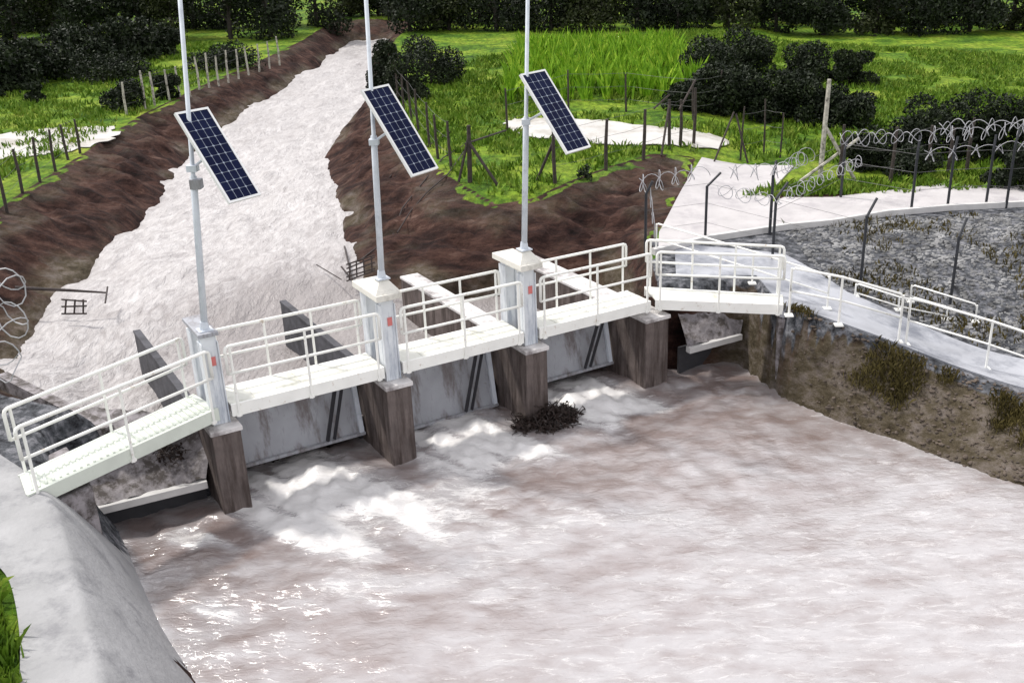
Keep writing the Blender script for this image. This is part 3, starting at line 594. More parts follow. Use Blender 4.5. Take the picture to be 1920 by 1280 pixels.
# ------------------------------------------------------------------ solar lamp poles
pole_lab = ['solar panel pole over the pale blue column at the left, largest panel', 'solar panel pole on the middle column with the blue label', 'solar panel pole nearest the dark brown bank, smallest panel']
poles = [(1, (393, 540), (345, 100), (408, 290), ((328, 215), (390, 203), (487, 365), (430, 380))),
         (2, (720, 520), (692, 100), (749, 245), ((678, 172), (728, 160), (820, 315), (772, 330))),
         (3, (1001, 460), (988, 100), (1041, 210), ((975, 142), (1022, 132), (1105, 275), (1063, 287)))]
for i, (k, pb, pt, pc, cor) in enumerate(poles):
    base = L1(PS[k], .14, 1.37 if k == 1 else 1.65); dp = depth_of(base)
    top = atdepth(*pt, depth_of(base+Vector((0, 0, 4.2)))); d = (top-base).normalized(); end = base+d*6.6
    t = thing('solar_lamp_pole', base, pole_lab[i], 'lamp pole', 'solar panel poles on the columns')
    m = MB(); m.tube([base, base+d*2.6, base+d*2.62, end], [.058, .056, .036, .033], 12); m.build('pole', M['galv'], t, smooth=True)
    m = MB(); m.box(base+Zv*.012, (.24, .24, .024), (E1, N1, Zv)); m.tube([base+Zv*.02, base+Zv*.16], [.085, .065], 12); m.build('base_plate', M['galv'], t)
    # panel plane: axes recovered from its own corners at the pole's distance
    sc_ = dp*.985/FPX
    zc = depth_of(base+d*2.9)-.12
    sc_ = zc/FPX
    wv = CRX*.5*(cor[1][0]-cor[0][0]+cor[2][0]-cor[3][0])*sc_ - CUP*.5*(cor[1][1]-cor[0][1]+cor[2][1]-cor[3][1])*sc_
    lv = CRX*.5*(cor[3][0]-cor[0][0]+cor[2][0]-cor[1][0])*sc_ - CUP*.5*(cor[3][1]-cor[0][1]+cor[2][1]-cor[1][1])*sc_
    wz_ = .46; lz_ = -wv.dot(lv)/wz_; ry = (atdepth(sum(c[0] for c in cor)/4, sum(c[1] for c in cor)/4, 1)-Vector((0, 0, CAM_H))); wv0, lv0 = wv, lv; wv = wv0+ry*wz_
    for _ in range(12):
        lv = lv0+ry*lz_; lz_ -= wv.dot(lv)/wv.dot(ry)
    W_, L_ = wv.length*1.02, lv.length*1.02; wu = wv.normalized(); lu = lv.normalized(); nu = lu.cross(wu)
    if nu.z < 0: nu = -nu
    cpx = (sum(c[0] for c in cor)/4, sum(c[1] for c in cor)/4); c = atdepth(*cpx, zc)
    pm = MB()
    for sg in (-1, 1):
        pm.box(c+wu*sg*(W_/2-.018), (.036, L_, .05), (wu, lu, nu)); pm.box(c+lu*sg*(L_/2-.018), (W_-.072, .036, .05), (wu, lu, nu))
    pf = pm.build('panel_frame', M['alu'], t)
    pm = MB(); pm.box(c+nu*.008, (W_-.072, L_-.072, .02), (wu, lu, nu)); pm.build('solar_cells', M['cells'], pf)
    pm = MB(); nc, nr = 4, 10; w2, l2 = W_-.09, L_-.09
    for a in range(1, nc): pm.box(c+nu*.0195+wu*(-w2/2+w2*a/nc), (.006, l2, .002), (wu, lu, nu))
    for a in range(1, nr): pm.box(c+nu*.0210+lu*(-l2/2+l2*a/nr), (w2, .004, .002), (wu, lu, nu))
    for a in range(1, nc):
        for b_ in range(1, nr):
            if True: pm.box(c+nu*.0225+wu*(-w2/2+w2*a/nc)+lu*(-l2/2+l2*b_/nr), (.030, .030, .002), ((wu+lu).normalized(), (lu-wu).normalized(), nu))
    pm.build('cell_grid', M['cellline'], pf)
    tt = (c-base).dot(d); pp = base+d*tt
    bm2 = MB(); bm2.tube([pp-d*.25, c-nu*.04-lu*.1], .022, 8); bm2.tube([pp+d*.25, c-nu*.04-lu*.35], .018, 8); bm2.box(c-nu*.045, (.05, L_*.7, .04), (wu, lu, nu)); bm2.box(pp-d*.25, (.16, .16, .10)); bm2.build('bracket', M['galv'], t)
    if k == 1:
        bx = MB(); bx.box(base+d*(tt-.5)+CRX*.04, (.18, .16, .16)); bx.build('control_box', M['gate'], t, bevel=.01)

# ------------------------------------------------------------------ bank railings
def ground_rail(pts, label, hs=(1.05, .55), posts=None, r=.026, mt='white', foot=True):
    t = thing('bank_railing', pts[0], label, 'railing'); m = MB()
    tops = [p+Zv*hs[0] for p in pts]; m.tube([pts[0]+Zv*(hs[1]), pts[0]+Zv*(hs[0]-.06)]+[tops[0]+(tops[1]-tops[0]).normalized()*.06]+tops[1:-1]+[tops[-1]+(tops[-2]-tops[-1]).normalized()*.06, pts[-1]+Zv*(hs[0]-.06), pts[-1]+Zv*hs[1]], r, 8); m.build('top_rail', M[mt], t, smooth=True)
    m = MB(); m.tube([p+Zv*hs[1] for p in pts], r*.85, 8); m.build('mid_rail', M[mt], t, smooth=True)
    for p in (posts or pts):
        m = MB(); m.tube([p, p+Zv*(hs[0]-.01)], r, 8); m.box(p+Zv*.015, (.17, .17, .03)); m.build('rail_post', M[mt], t)
    return t
ground_rail([gat(1479, 592), gat(1572, 610), gat(1684, 642)], 'white two-rail railing starting beside the right end of the footbridge')
ground_rail([gat(1698, 647), gat(1848, 692), gat(1990, 745)], 'white two-rail railing along the right edge of the bank, running out of the picture')
fr = [at(1231, 426, .62), at(1413, 480, .62), at(1556, 519, .55)]
for p in fr: p.z = tz_flat(p.x, p.y)+.03
ground_rail([fr[0], fr[1], fr[2]], 'low pale railing across the wet paving behind the footbridge', (.75, .35), r=.022)
fr2 = [gat(1603, 556), gat(1684, 582), gat(1774, 600)]
ground_rail(fr2, 'short low white railing at the edge of the gravel, between two bent fence posts', (.32, .10), r=.02)
fr3 = [gat(1706, 566), gat(1828, 604)]
ground_rail(fr3, 'low white railing ending beside the gravel at far right', (.42, .15), r=.02)

# ------------------------------------------------------------------ security fence with bent posts
def bent_post(t, px, py, h, arm=(.25, .15), r=.035, f=tz_flat):
    p = gat(px, py, f); m = MB(); m.tube([p-Zv*.1, p+Zv*(h*.82)], r, 8); m.tube([p+Zv*(h*.815), p+Vector((arm[0], arm[1], h))], r*.9, 8)
    m.build('post', M['post'], t); return p
sf = thing('security_fence', gat(1612, 535), 'dark steel fence posts with bent tops and wire standing before the gravel at the right', 'fence')
pa = [bent_post(sf, px, py, h, a) for px, py, h, a in ((1210, 468, 1.75, (.15, -.05)), (1322, 452, 1.75, (.35, .1)), (1448, 487, 1.85, (.3, .2)), (1613, 533, 2.0, (.25, .2)), (1781, 572, 2.0, (.2, .2)), (1985, 640, 2.1, (.2, .2)))]
for z in (.5, 1.0, 1.5):
    m = MB()
    for a, b in zip(pa[:-1], pa[1:]): m.tube([a+Zv*z, b+Zv*z], .004, 4)
    m.build('strand', M['fwire'], sf)
sf2 = thing('security_fence', gat(1707, 397), 'row of dark steel posts with wire behind the gravel along the curved walk', 'fence')
pb = [bent_post(sf2, px, py, h, a, .04) for px, py, h, a in ((1443, 440, 1.9, (.1, .2)), (1576, 372, 1.75, (.1, .1)), (1708, 397, 2.1, (.05, .1)), (1776, 391, 2.0, (.08, .1)), (1848, 387, 2.0, (.05, .1)), (1886, 390, 2.2, (.1, .1)), (1990, 380, 2.2, (.1, .1)))]
for z in (.6, 1.1, 1.6):
    m = MB()
    for a, b in zip(pb[:-1], pb[1:]): m.tube([a+Zv*z, b+Zv*z], .006, 4)
    m.build('strand', M['fwire'], sf2)
def coil(pts, rad, pitch, label, r=.010, jit=.25, drop=0):
    m = MB(); out = []; rnd = random.Random(hash(label) % 1000 if False else len(label))
    ph = 0
    for a, b in zip(pts[:-1], pts[1:]):
        a = Vector(a); b = Vector(b); d = b-a; ln = d.length; d.normalize(); s = d.cross(Zv).normalized(); n = max(8, int(ln/pitch*12))
        for i in range(n):
            t = i/n; ph += 2*math.pi/12; rr = rad*(1+jit*math.sin(ph*.37+t*5)+.15*math.sin(ph*.11))
            out.append(a.lerp(b, t)+Zv*math.cos(ph)*rr+s*math.sin(ph)*rr*.8+d*math.sin(ph*.5)*pitch*.9-Zv*drop*math.sin(math.pi*t))
    m.tube(out, r, 4, cap=False); o = m.build('razor_wire_coil', M['wire']); tag(o, label, 'razor wire'); return o
A = pa[0]+Vector((-.3, 0, 1.75)); 
coil([pa[0]+Vector((-.25, .1, 1.62)), pa[1]+Vector((-.1, .1, 1.80))], .20, .22, 'loops of razor wire in front of the dark brown bank, right of the third pole')
coil([pa[0]+Vector((.1, .1, 1.5)), pa[0]+Vector((.22, .1, .55))], .15, .2, 'short tangle of razor wire hanging down beside the fence post left of the pale ramp')
coil([pa[1]+Vector((.5, .3, 1.7)), pb[0]+Vector((.2, 0, 1.7)), pb[0]+Vector((1.2, 1.5, 1.75))], .17, .26, 'razor wire loops stretched over the pale concrete ramp')
coil([pb[1]+Vector((-.2, 0, 1.75)), pb[2]+Vector((0, 0, 2.1)), pb[4]+Vector((0, 0, 2.1)), pb[6]+Vector((0, 0, 2.3))], .18, .26, 'long razor wire coil on the back fence at the right')
coil([pb[2]+Vector((.1, .1, 1.55)), pb[4]+Vector((0, .1, 1.6)), pb[6]+Vector((0, .1, 1.7))], .16, .34, 'lower razor wire coil under the long one on the back fence at the right', .009)
coil([pa[1]+Vector((.3, .3, 1.25)), pa[2]+Vector((0, .1, 1.45)), pb[1]+Vector((.3, -.8, 1.3))], .14, .34, 'loose razor wire loops hanging between the bent posts over the pale paving', .009)
coil([at(1755, 242, 2.6), at(1830, 238, 2.7), at(1925, 232, 2.8)], .17, .26, 'upper razor wire coil before the dark hedge at the top right')
coil([atdepth(12, 500, 15.5), atdepth(28, 600, 15.0), atdepth(10, 660, 14.8), atdepth(40, 690, 14.6)], .22, .32, 'razor wire loops hanging at the left edge beside the reddish bank')

# ------------------------------------------------------------------ field fences
def stick(t, p, h, lean=(0, 0), r=.05, m='wood', name='post'):
    b = MB(); q = Vector(p); top = q+Vector((lean[0], lean[1], h)); mid = q.lerp(top, .5)+Vector((random.uniform(-.03, .03), 0, 0))
    b.tube([q-Zv*.15, mid, top], [r, r*.95, r*.75], 7); return b.build(name, M[m], t)
def field_fence(label, pix, h, mt='wood', r=.05, extra=(), strands=3, f=tz_flat):
    ps = [gat(x, y, f) for x, y in pix]; t = thing('field_fence', ps[0], label, 'fence')
    for p in ps: stick(t, p, h*random.uniform(.88, 1.12), (random.uniform(-.07, .07), random.uniform(-.05, .05)), r, mt)
    for a, b, rr in extra: # braces
        q = MB(); q.tube([a, b], rr, 6); q.build('brace', M[mt], t)
    for k in range(strands):
        m = MB(); z = h*(.3+.6*k/max(1, strands-1))
        for a, b in zip(ps[:-1], ps[1:]): m.tube([a+Zv*z, a.lerp(b, .5)+Zv*(z-.03), b+Zv*z], .005, 4, cap=False)
        m.build('strand', M['fwire'], t)
    return t, ps
field_fence('dark wooden post fence on the near left bank beside the green field', [(-30, 410), (12, 393), (42, 362), (75, 342), (104, 322), (128, 300), (150, 288)], 1.35)
field_fence('line of pale slim posts along the far left bank crest', [(238, 216), (272, 204), (290, 198), (318, 188), (338, 182), (356, 176), (374, 168), (392, 162), (410, 156), (428, 150), (447, 143), (466, 136), (486, 130), (505, 124), (524, 118)], 1.5, 'palewood', .055)
p_c = gat(880, 342)
field_fence('dark post fence running up the right bank from the braced corner post', [(847, 318), (822, 298), (806, 276), (786, 250), (772, 226), (758, 208), (746, 192), (735, 176)], 1.6)
t, ps = field_fence('braced dark corner post with three props above the brown bank', [(881, 342)], 1.75, 'wood', .075, strands=0,
     extra=[(gat(860, 342), gat(881, 342)+Zv*1.25, .045), (gat(935, 350), gat(881, 342)+Zv*1.25, .045), (gat(876, 342)+Zv*1.15, gat(950, 290)+Zv*.8, .03)])
t, ps2 = field_fence('wooden post fence between the braced corner and the pale ramp', [(1041, 344), (1136, 320), (1206, 298), (1255, 280), (1275, 276), (1300, 272)], 1.75, 'wood', .06,
     extra=[(gat(1007, 338), gat(1041, 344)+Zv*1.3, .045), (gat(1240, 292), gat(1253, 280)+Zv*1.5, .04), (gat(1225, 240)+Zv*.7, gat(1254, 240)+Zv*1.2, .04), (gat(1272, 278)+Zv*1.3, gat(1300, 272)+Zv*2.2, .04)])
field_fence('thin posts standing before the maize', [(952, 250), (1066, 212), (1174, 210), (1300, 226), (1350, 215)], 1.7, 'wood', .045)
field_fence('leaning dark sticks in the grass right of the pale ramp', [(1388, 300), (1432, 290), (1462, 296)], 1.7, 'wood', .035,
     extra=[(gat(1338, 306), gat(1372, 300)+Zv*1.6, .035), (gat(1402, 306), gat(1376, 300)+Zv*1.55, .035)])
tb = gat(1537, 334)
t, _ = field_fence('tall white-topped post with crossed braces in the verge at the right', [(1537, 334)], 2.9, 'palewood', .085, strands=0,
     extra=[(tb+Zv*1.7, gat(1602, 336), .06), (gat(1500, 340), tb+Vector((1.2, .2, 1.2)), .05)])
field_fence('dark round posts along the grass verge behind the walk', [(1572, 336), (1668, 345), (1740, 330), (1775, 332), (1812, 325)], 1.7, 'wood', .06)

# ------------------------------------------------------------------ drift debris
def branches(name, label, c, spread, n, ln, r, m='debris', cat='debris', up=.5, sq=(1, 1)):
    b = MB(); rnd = random.Random(n)
    for i in range(n):
        a = rnd.uniform(0, 2*math.pi); rad = spread*math.sqrt(rnd.random()); p = Vector(c)+E1*math.cos(a)*rad*sq[0]+N1*math.sin(a)*rad*sq[1]+Zv*rnd.uniform(-.05, up)*(1-rad/spread*.8)
        d = Vector((rnd.uniform(-1, 1), rnd.uniform(-1, 1), rnd.uniform(-.5, .7))).normalized(); l_ = ln*rnd.uniform(.3, 1)
        mid = p+d*l_*.5+Vector((rnd.uniform(-.05, .05), rnd.uniform(-.05, .05), rnd.uniform(-.03, .05)))
        b.tube([p, mid, p+d*l_], [r, r*.8, r*.3], 5)
        for k in range(3):
            q = p+d*l_*rnd.random(); sz = rnd.uniform(.02, .055); u = Vector((rnd.uniform(-1, 1), rnd.uniform(-1, 1), rnd.uniform(-1, 1))).normalized(); v = u.cross(d).normalized()
            b.add([q, q+u*sz, q+u*sz+v*sz, q+v*sz], [(0, 1, 2, 3)])
    o = b.build(name, M[m]); return tag(o, label, cat)
branches('driftwood_pile', 'dark clump of branches and leaves washed against the foot of a pier', L1(PS[3]+.16, -.34, DNZ), .76, 700, .34, .013, sq=(1, .6), up=.38)
lf = branches('driftwood_twig', 'dark twigs snagged under the ribbed ramp beside the first pier', L1(-.75, .75, -1.1), .25, 60, .25, .008)
# broken mesh frames on the banks
def mesh_frame(label, o, ax, ay, nx, ny, sx, sy, r=.022):
    b = MB(); o = Vector(o)
    for i in range(nx+1): b.tube([o+ax*(sx*i/nx), o+ax*(sx*i/nx)+ay*sy+ax*random.uniform(-.04, .04)], r, 5)
    for j in range(ny+1): b.tube([o+ay*(sy*j/ny)-ax*.08, o+ay*(sy*j/ny)+ax*(sx+.08)+ay*random.uniform(-.05, .05)], r, 5)
    return b
pq = at(122, 588, -.55)
b = mesh_frame('', pq, CRX, CUP, 2, 2, .42, .33)
b.tube([at(30, 543, -.1)+Zv*.05, at(130, 548, -.2)+Zv*.05, at(200, 556, -.35)+Zv*.1], [.04, .035, .02], 6); b.tube([at(197, 566, -.4)-Zv*.02, at(203, 545, -.4)+Zv*.1], .022, 5)
tag(b.build('broken_fence_frame', M['debris']), 'broken dark pole with a small square frame sticking out from the left bank', 'debris')
pq = at(655, 525, -.7)
b = mesh_frame('', pq, (CRX*.93+CUP*.32), CUP, 3, 4, .62, .42, .02); b.tube([at(662, 532, -.7), at(646, 462, -.7)], .025, 5); b.tube([at(640, 500, -.7), at(668, 535, -.7)], .025, 5)
tag(b.build('broken_fence_frame', M['debris']), 'torn dark wire frame caught at the foot of the right bank beside the middle column', 'debris')
# fallen fence wires lying down the right bank
b = MB()
for pix in (((876, 272), (830, 300), (790, 345), (755, 395), (735, 430), (705, 470), (665, 500)), ((872, 285), (840, 330), (800, 365), (770, 400), (745, 440)), ((845, 250), (790, 285), (760, 300), (730, 330))):
    pts = []
    for x, y in pix:
        p = gat(x, y, tz); p.z += .06; pts.append(p)
    b.tube(pts, .022, 5)
tag(b.build('fallen_wire', M['debris']), 'fallen dark fence wires trailing down the brown right bank to the water', 'wire')
b = MB(); b.tube([at(593, 496, UPZ+.1), at(640, 524, UPZ+.15)], .015, 5); tag(b.build('driftwood_stick', M['debris']), 'thin dark stick floating in the white water by the right bank', 'stick')

# ------------------------------------------------------------------ stones
def stones(name, pts, m, smin, smax, seed, kind='stuff'):
    rnd = np.random.RandomState(seed); V = []; Fs = []
    ico = [(-1, t_, 0) for t_ in ()]
    ph = (1+5**.5)/2; bv = np.array([(-1, ph, 0), (1, ph, 0), (-1, -ph, 0), (1, -ph, 0), (0, -1, ph), (0, 1, ph), (0, -1, -ph), (0, 1, -ph), (ph, 0, -1), (ph, 0, 1), (-ph, 0, -1), (-ph, 0, 1)])/1.9
    bf = np.array([(0,11,5),(0,5,1),(0,1,7),(0,7,10),(0,10,11),(1,5,9),(5,11,4),(11,10,2),(10,7,6),(7,1,8),(3,9,4),(3,4,2),(3,2,6),(3,6,8),(3,8,9),(4,9,5),(2,4,11),(6,2,10),(8,6,7),(9,8,1)])
    n = len(pts); s = rnd.uniform(smin, smax, n)*rnd.uniform(.5, 1, n)
    vs = bv[None]*(1+rnd.uniform(-.3, .3, (n, 12, 1)))*s[:, None, None]*rnd.uniform(.6, 1.3, (n, 1, 3))*np.array([1, 1, .6])
    a = rnd.uniform(0, 6.28, n); c, d = np.cos(a)[:, None], np.sin(a)[:, None]
    vs = np.stack([vs[..., 0]*c-vs[..., 1]*d, vs[..., 0]*d+vs[..., 1]*c, vs[..., 2]], -1)+pts[:, None]
    fs = bf[None]+12*np.arange(n)[:, None, None]
    me = bpy.data.meshes.new(name); me.from_pydata(vs.reshape(-1, 3).tolist(), [], fs.reshape(-1, 3).tolist()); me.materials.append(m)
    o = bpy.data.objects.new(name, me); COL.objects.link(o); return tag(o, kind=kind)
def scatter(poly, n, seed, f=None):
    rnd = np.random.RandomState(seed); P = np.array(poly); lo, hi = P.min(0), P.max(0); x = rnd.uniform(lo[0], hi[0], n*4); y = rnd.uniform(lo[1], hi[1], n*4)
    k = inside(x, y, poly); x, y = x[k][:n], y[k][:n]; return x, y
x, y = scatter([(6.3, 22.9), (6.0, 26.6), (8.4, 27.6), (13.5, 28.0), (17, 28), (17, 17), (13.4, 17.6), (9.8, 20.5)], 9000, 3)
st = stones('gravel', np.stack([x, y, base_z(x, y)+.0], 1), M['rock'], .03, .10, 4); tag(st, 'rough grey gravel and broken stone ground at the right', 'gravel')
bx_, by_ = scatter([(4.6, 21.3), (5.0, 20.2), (5.7, 19.2), (6.7, 18.2), (7.7, 17.1), (8.4, 16.3), (10, 13.6), (11.8, 15.5), (9.4, 18.3), (8.6, 18.9), (7.2, 19.5), (5.9, 20.0), (4.9, 20.6)], 1800, 5)
st = stones('bank_stones', np.stack([bx_, by_, terrain(bx_, by_)[0]], 1), M['mudrock'], .02, .07, 6); tag(st, 'small stones and mud clods on the bank below the right railing', 'stones')

# ------------------------------------------------------------------ grass tufts and maize
def blades(name, x, y, z, m, h, wdt, nb, seed, spread=.08, label=None, cat=None, lean=.4):
    rnd = np.random.RandomState(seed); n = len(x); X = np.repeat(x, nb)+rnd.normal(0, spread, n*nb); Y = np.repeat(y, nb)+rnd.normal(0, spread, n*nb); Z = np.repeat(z, nb)
    H = h*rnd.uniform(.5, 1.2, n*nb); a = rnd.uniform(0, 6.28, n*nb); lx, ly = rnd.normal(0, lean, n*nb)*H, rnd.normal(0, lean, n*nb)*H
    wx_, wy_ = np.cos(a)*wdt, np.sin(a)*wdt
    v = np.stack([np.stack([X-wx_, Y-wy_, Z-.05], 1), np.stack([X+wx_, Y+wy_, Z-.05], 1), np.stack([X+lx*.4+wx_*.8, Y+ly*.4+wy_*.8, Z+H*.6], 1), np.stack([X+lx, Y+ly, Z+H*.95], 1)], 1).reshape(-1, 3)
    N = n*nb; me = bpy.data.meshes.new(name); me.vertices.add(4*N); me.vertices.foreach_set('co', v.ravel().astype(np.float32)); me.loops.add(4*N); me.loops.foreach_set('vertex_index', np.arange(4*N, dtype=np.int32))
    me.polygons.add(N); me.polygons.foreach_set('loop_start', np.arange(0, 4*N, 4, dtype=np.int32)); me.polygons.foreach_set('loop_total', np.full(N, 4, np.int32)); me.update(calc_edges=True)
    me.materials.append(m); o = bpy.data.objects.new(name, me); COL.objects.link(o); return tag(o, label, cat, kind='stuff')
GR = [[(-2.7, 30.9), (-1.75, 29.1), (-.5, 29.6), (1.8, 32.8), (3.2, 34.7), (5, 35.2), (7.9, 34.8), (14, 32.5), (20, 34), (30, 60), (10, 75), (2, 70), (-4, 62), (-6.8, 52), (-6.4, 44), (-4.2, 35)],
      [(-18.3, 29), (-17.4, 37), (-18, 46), (-18, 65), (-24, 75), (-60, 75), (-50, 40), (-30, 22), (-17, 22), (-16.0, 25)]]
gxs, gys = [], []
for k, (poly, n) in enumerate(zip(GR, (16000, 16000))):
    x, y = scatter(poly, n, 20+k); gxs.append(x); gys.append(y)
x, y = scatter([(5.6, 30.2), (6.5, 31.5), (14, 32.6), (22, 34), (22, 31.8), (12, 30.6)], 1500, 30); gxs.append(x); gys.append(y)
x = np.concatenate(gxs); y = np.concatenate(gys)
trk = [(-2.2, 41.0), (7.0, 33.5), (8.2, 37.0), (6, 40), (-1.8, 45.0)]
k = (terrain(x, y)[1] < .5) & (fbm(x*.5, y*.5, 3, 8) > .38)
TRK = [gp(945, 228), gp(1005, 222), gp(1120, 226), gp(1250, 244), gp(1370, 262), gp(1360, 284), gp(1240, 276), gp(1110, 272), gp(1000, 262), gp(950, 240)]
k &= ~inside(x, y, TRK); x, y = x[k], y[k]
blades('grass', x, y, terrain(x, y)[0], M['tuft'], .26, .035, 4, 1, .12, 'tall bright green grass in the fields above both banks', 'grass')
x, y = scatter([(-9.8, 10.9), (-7.5, 11.4), (-6.7, 10.3), (-5.95, 9.0), (-5.1, 6), (-11, 6)], 3500, 31)
blades('grass', x, y, base_z(x, y)+.05, M['tuft'], .22, .015, 6, 2, .06, 'thick green grass beside the canal lining at the bottom left', 'grass')
x, y = scatter([(4.9, 20.9), (5.2, 20.2), (6.5, 18.9), (8.0, 17.3), (9.8, 16.4), (8.6, 18.7), (7.2, 19.4), (5.9, 20.0)], 2600, 33)
kk = fbm(x*1.2, y*1.2, 3, 71) > .47; x, y = x[kk], y[kk]
M['dry'] = leaf_mat('dry_weeds', [(.03, .025, .008), (.08, .065, .02), (.16, .13, .05)])
blades('weeds', x, y, terrain(x, y)[0], M['dry'], .13, .008, 5, 3, .07, 'brown and olive weeds on the stony bank below the right railing', 'weeds')
# low weeds in the gravel
x, y = scatter([(6.3, 22.9), (6.0, 26.6), (8.4, 27.6), (13.5, 28.0), (17, 28), (17, 17), (13.4, 17.6), (9.8, 20.5)], 1600, 34)
kk = fbm(x*.6, y*.6, 3, 72) > .55; x, y = x[kk], y[kk]
blades('weeds', x, y, base_z(x, y), M['dry'], .15, .02, 5, 4, .1, 'thin weeds growing in patches through the grey gravel', 'weeds')
# maize rows
mx_, my_ = [], []
for r_ in np.arange(-2.0, 6.6, .85):
    yy = np.arange(45.5, 65, .30); mx_.append(r_+(yy-45)*.02+np.random.normal(0, .04, len(yy))); my_.append(yy+np.random.normal(0, .05, len(yy)))
x = np.concatenate(mx_); y = np.concatenate(my_)
blades('maize', x, y, terrain(x, y)[0], M['maize'], 1.25, .05, 7, 5, .10, 'rows of tall bright green maize at the top centre', 'crop', .22)

# ------------------------------------------------------------------ trees and bushes
def crown_mesh(blobs, n, leaf, seed):
    rnd = np.random.RandomState(seed); vol = np.array([b[3]*b[4]*b[5] for b in blobs])**.8; pr_ = vol/vol.sum(); idx = rnd.choice(len(blobs), n, p=pr_); B = np.array(blobs)[idx]
    u = rnd.normal(0, 1, (n, 3)); u /= np.linalg.norm(u, axis=1)[:, None]; rr = rnd.uniform(.35, 1.06, n)**.5
    c = B[:, :3]+u*rr[:, None]*B[:, 3:6]; s = leaf*rnd.uniform(.5, 1.3, n)
    a = rnd.normal(0, 1, (n, 3)); a /= np.linalg.norm(a, axis=1)[:, None]; b = np.cross(a, rnd.normal(0, 1, (n, 3))); b /= np.linalg.norm(b, axis=1)[:, None]
    v = np.stack([c-a*s[:, None], c+b*s[:, None]*.5, c+a*s[:, None], c-b*s[:, None]*.5], 1).reshape(-1, 3)
    return v, [tuple(range(4*i, 4*i+4)) for i in range(n)]
def tree(name, p, h, wd, m, label, group, seed, n=2200, leaf=.16, cat='tree', low=.25):
    rnd = random.Random(seed); p = Vector(p); t = thing(name, p, label, cat, group)
    tr = MB(); bend = Vector((rnd.uniform(-.2, .2), rnd.uniform(-.2, .2), 0)); tr.tube([p-Zv*.2, p+Zv*h*.35+bend*.5, p+Zv*h*.75+bend], [h*.035, h*.026, h*.01], 7)
    blobs = []
    for k in range(9):
        a = k*2.4+rnd.random(); rad = wd*.5*rnd.uniform(.2, .75); z = h*rnd.uniform(low+.12, .85); c = Vector((math.cos(a)*rad, math.sin(a)*rad, z)); q = wd*rnd.uniform(.18, .32)
        blobs.append((c.x, c.y, c.z, q, q, q*rnd.uniform(.6, 1.0)*max(1, h/wd*.8)))
        if k < 5: tr.tube([p+Zv*h*rnd.uniform(.2, .45)+bend*.4, p+c*.6+Zv*h*.1*0+Vector((0, 0, c.z*.3)), p+c], [h*.014, h*.009, h*.004], 5)
    tr.build('trunk', M['bark'], t)
    v, f = crown_mesh(blobs, n, leaf, seed); cm = MB(); cm.v = [tuple(Vector(q)+p) for q in v]; cm.f = f; cm.build('crown', m, t); return t
seed = 100
def trees_row(name, pix, h, wd, m, labels, group, n=2200, leaf=.16, cat='tree', low=.25, jit=.15):
    global seed
    for i, q in enumerate(pix):
        seed += 1; p = gat(*q[:2]); hh = (q[2] if len(q) > 2 else h)*random.uniform(1-jit, 1+jit); ww = (q[3] if len(q) > 3 else wd)*random.uniform(.9, 1.1)
        tree(name, p, hh, ww, m, labels if isinstance(labels, str) else labels[i], group, seed, n, leaf, cat, low)
D = M['leaf_dark']
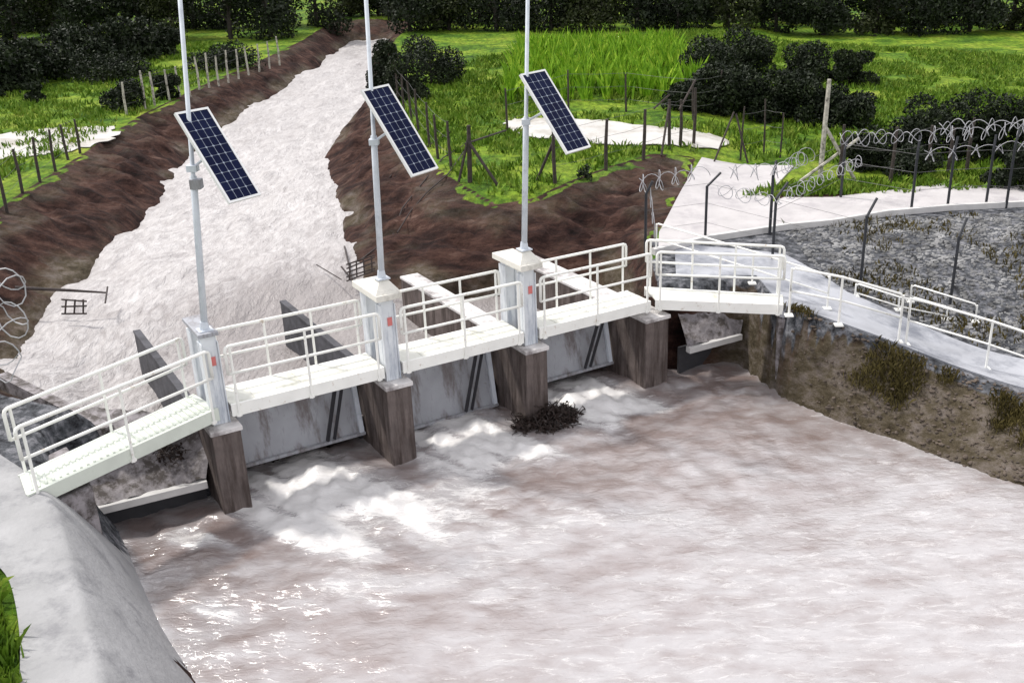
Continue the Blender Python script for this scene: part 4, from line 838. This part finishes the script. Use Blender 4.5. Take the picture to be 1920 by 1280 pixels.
# far belt closing the view
for i in range(54):
    row = i % 2; x = -46+(i//2)*3.25+row*1.6+random.uniform(-.5, .5); y = (77 if row == 0 else 84)-.06*x+random.uniform(-1, 1)
    if -17.5 < x < -10.5 and y < 86: y = 93
    seed += 1; tree('shade_tree', (x, y, tz_flat(x, y)), random.uniform(4.4, 5.6), random.uniform(4.6, 5.6), M['leaf_dark' if i % 3 else 'leaf_deep'], 'dark tree in the far belt that closes the view along the top', 'dark trees of the far belt', seed, 4200, .15, low=-.1)
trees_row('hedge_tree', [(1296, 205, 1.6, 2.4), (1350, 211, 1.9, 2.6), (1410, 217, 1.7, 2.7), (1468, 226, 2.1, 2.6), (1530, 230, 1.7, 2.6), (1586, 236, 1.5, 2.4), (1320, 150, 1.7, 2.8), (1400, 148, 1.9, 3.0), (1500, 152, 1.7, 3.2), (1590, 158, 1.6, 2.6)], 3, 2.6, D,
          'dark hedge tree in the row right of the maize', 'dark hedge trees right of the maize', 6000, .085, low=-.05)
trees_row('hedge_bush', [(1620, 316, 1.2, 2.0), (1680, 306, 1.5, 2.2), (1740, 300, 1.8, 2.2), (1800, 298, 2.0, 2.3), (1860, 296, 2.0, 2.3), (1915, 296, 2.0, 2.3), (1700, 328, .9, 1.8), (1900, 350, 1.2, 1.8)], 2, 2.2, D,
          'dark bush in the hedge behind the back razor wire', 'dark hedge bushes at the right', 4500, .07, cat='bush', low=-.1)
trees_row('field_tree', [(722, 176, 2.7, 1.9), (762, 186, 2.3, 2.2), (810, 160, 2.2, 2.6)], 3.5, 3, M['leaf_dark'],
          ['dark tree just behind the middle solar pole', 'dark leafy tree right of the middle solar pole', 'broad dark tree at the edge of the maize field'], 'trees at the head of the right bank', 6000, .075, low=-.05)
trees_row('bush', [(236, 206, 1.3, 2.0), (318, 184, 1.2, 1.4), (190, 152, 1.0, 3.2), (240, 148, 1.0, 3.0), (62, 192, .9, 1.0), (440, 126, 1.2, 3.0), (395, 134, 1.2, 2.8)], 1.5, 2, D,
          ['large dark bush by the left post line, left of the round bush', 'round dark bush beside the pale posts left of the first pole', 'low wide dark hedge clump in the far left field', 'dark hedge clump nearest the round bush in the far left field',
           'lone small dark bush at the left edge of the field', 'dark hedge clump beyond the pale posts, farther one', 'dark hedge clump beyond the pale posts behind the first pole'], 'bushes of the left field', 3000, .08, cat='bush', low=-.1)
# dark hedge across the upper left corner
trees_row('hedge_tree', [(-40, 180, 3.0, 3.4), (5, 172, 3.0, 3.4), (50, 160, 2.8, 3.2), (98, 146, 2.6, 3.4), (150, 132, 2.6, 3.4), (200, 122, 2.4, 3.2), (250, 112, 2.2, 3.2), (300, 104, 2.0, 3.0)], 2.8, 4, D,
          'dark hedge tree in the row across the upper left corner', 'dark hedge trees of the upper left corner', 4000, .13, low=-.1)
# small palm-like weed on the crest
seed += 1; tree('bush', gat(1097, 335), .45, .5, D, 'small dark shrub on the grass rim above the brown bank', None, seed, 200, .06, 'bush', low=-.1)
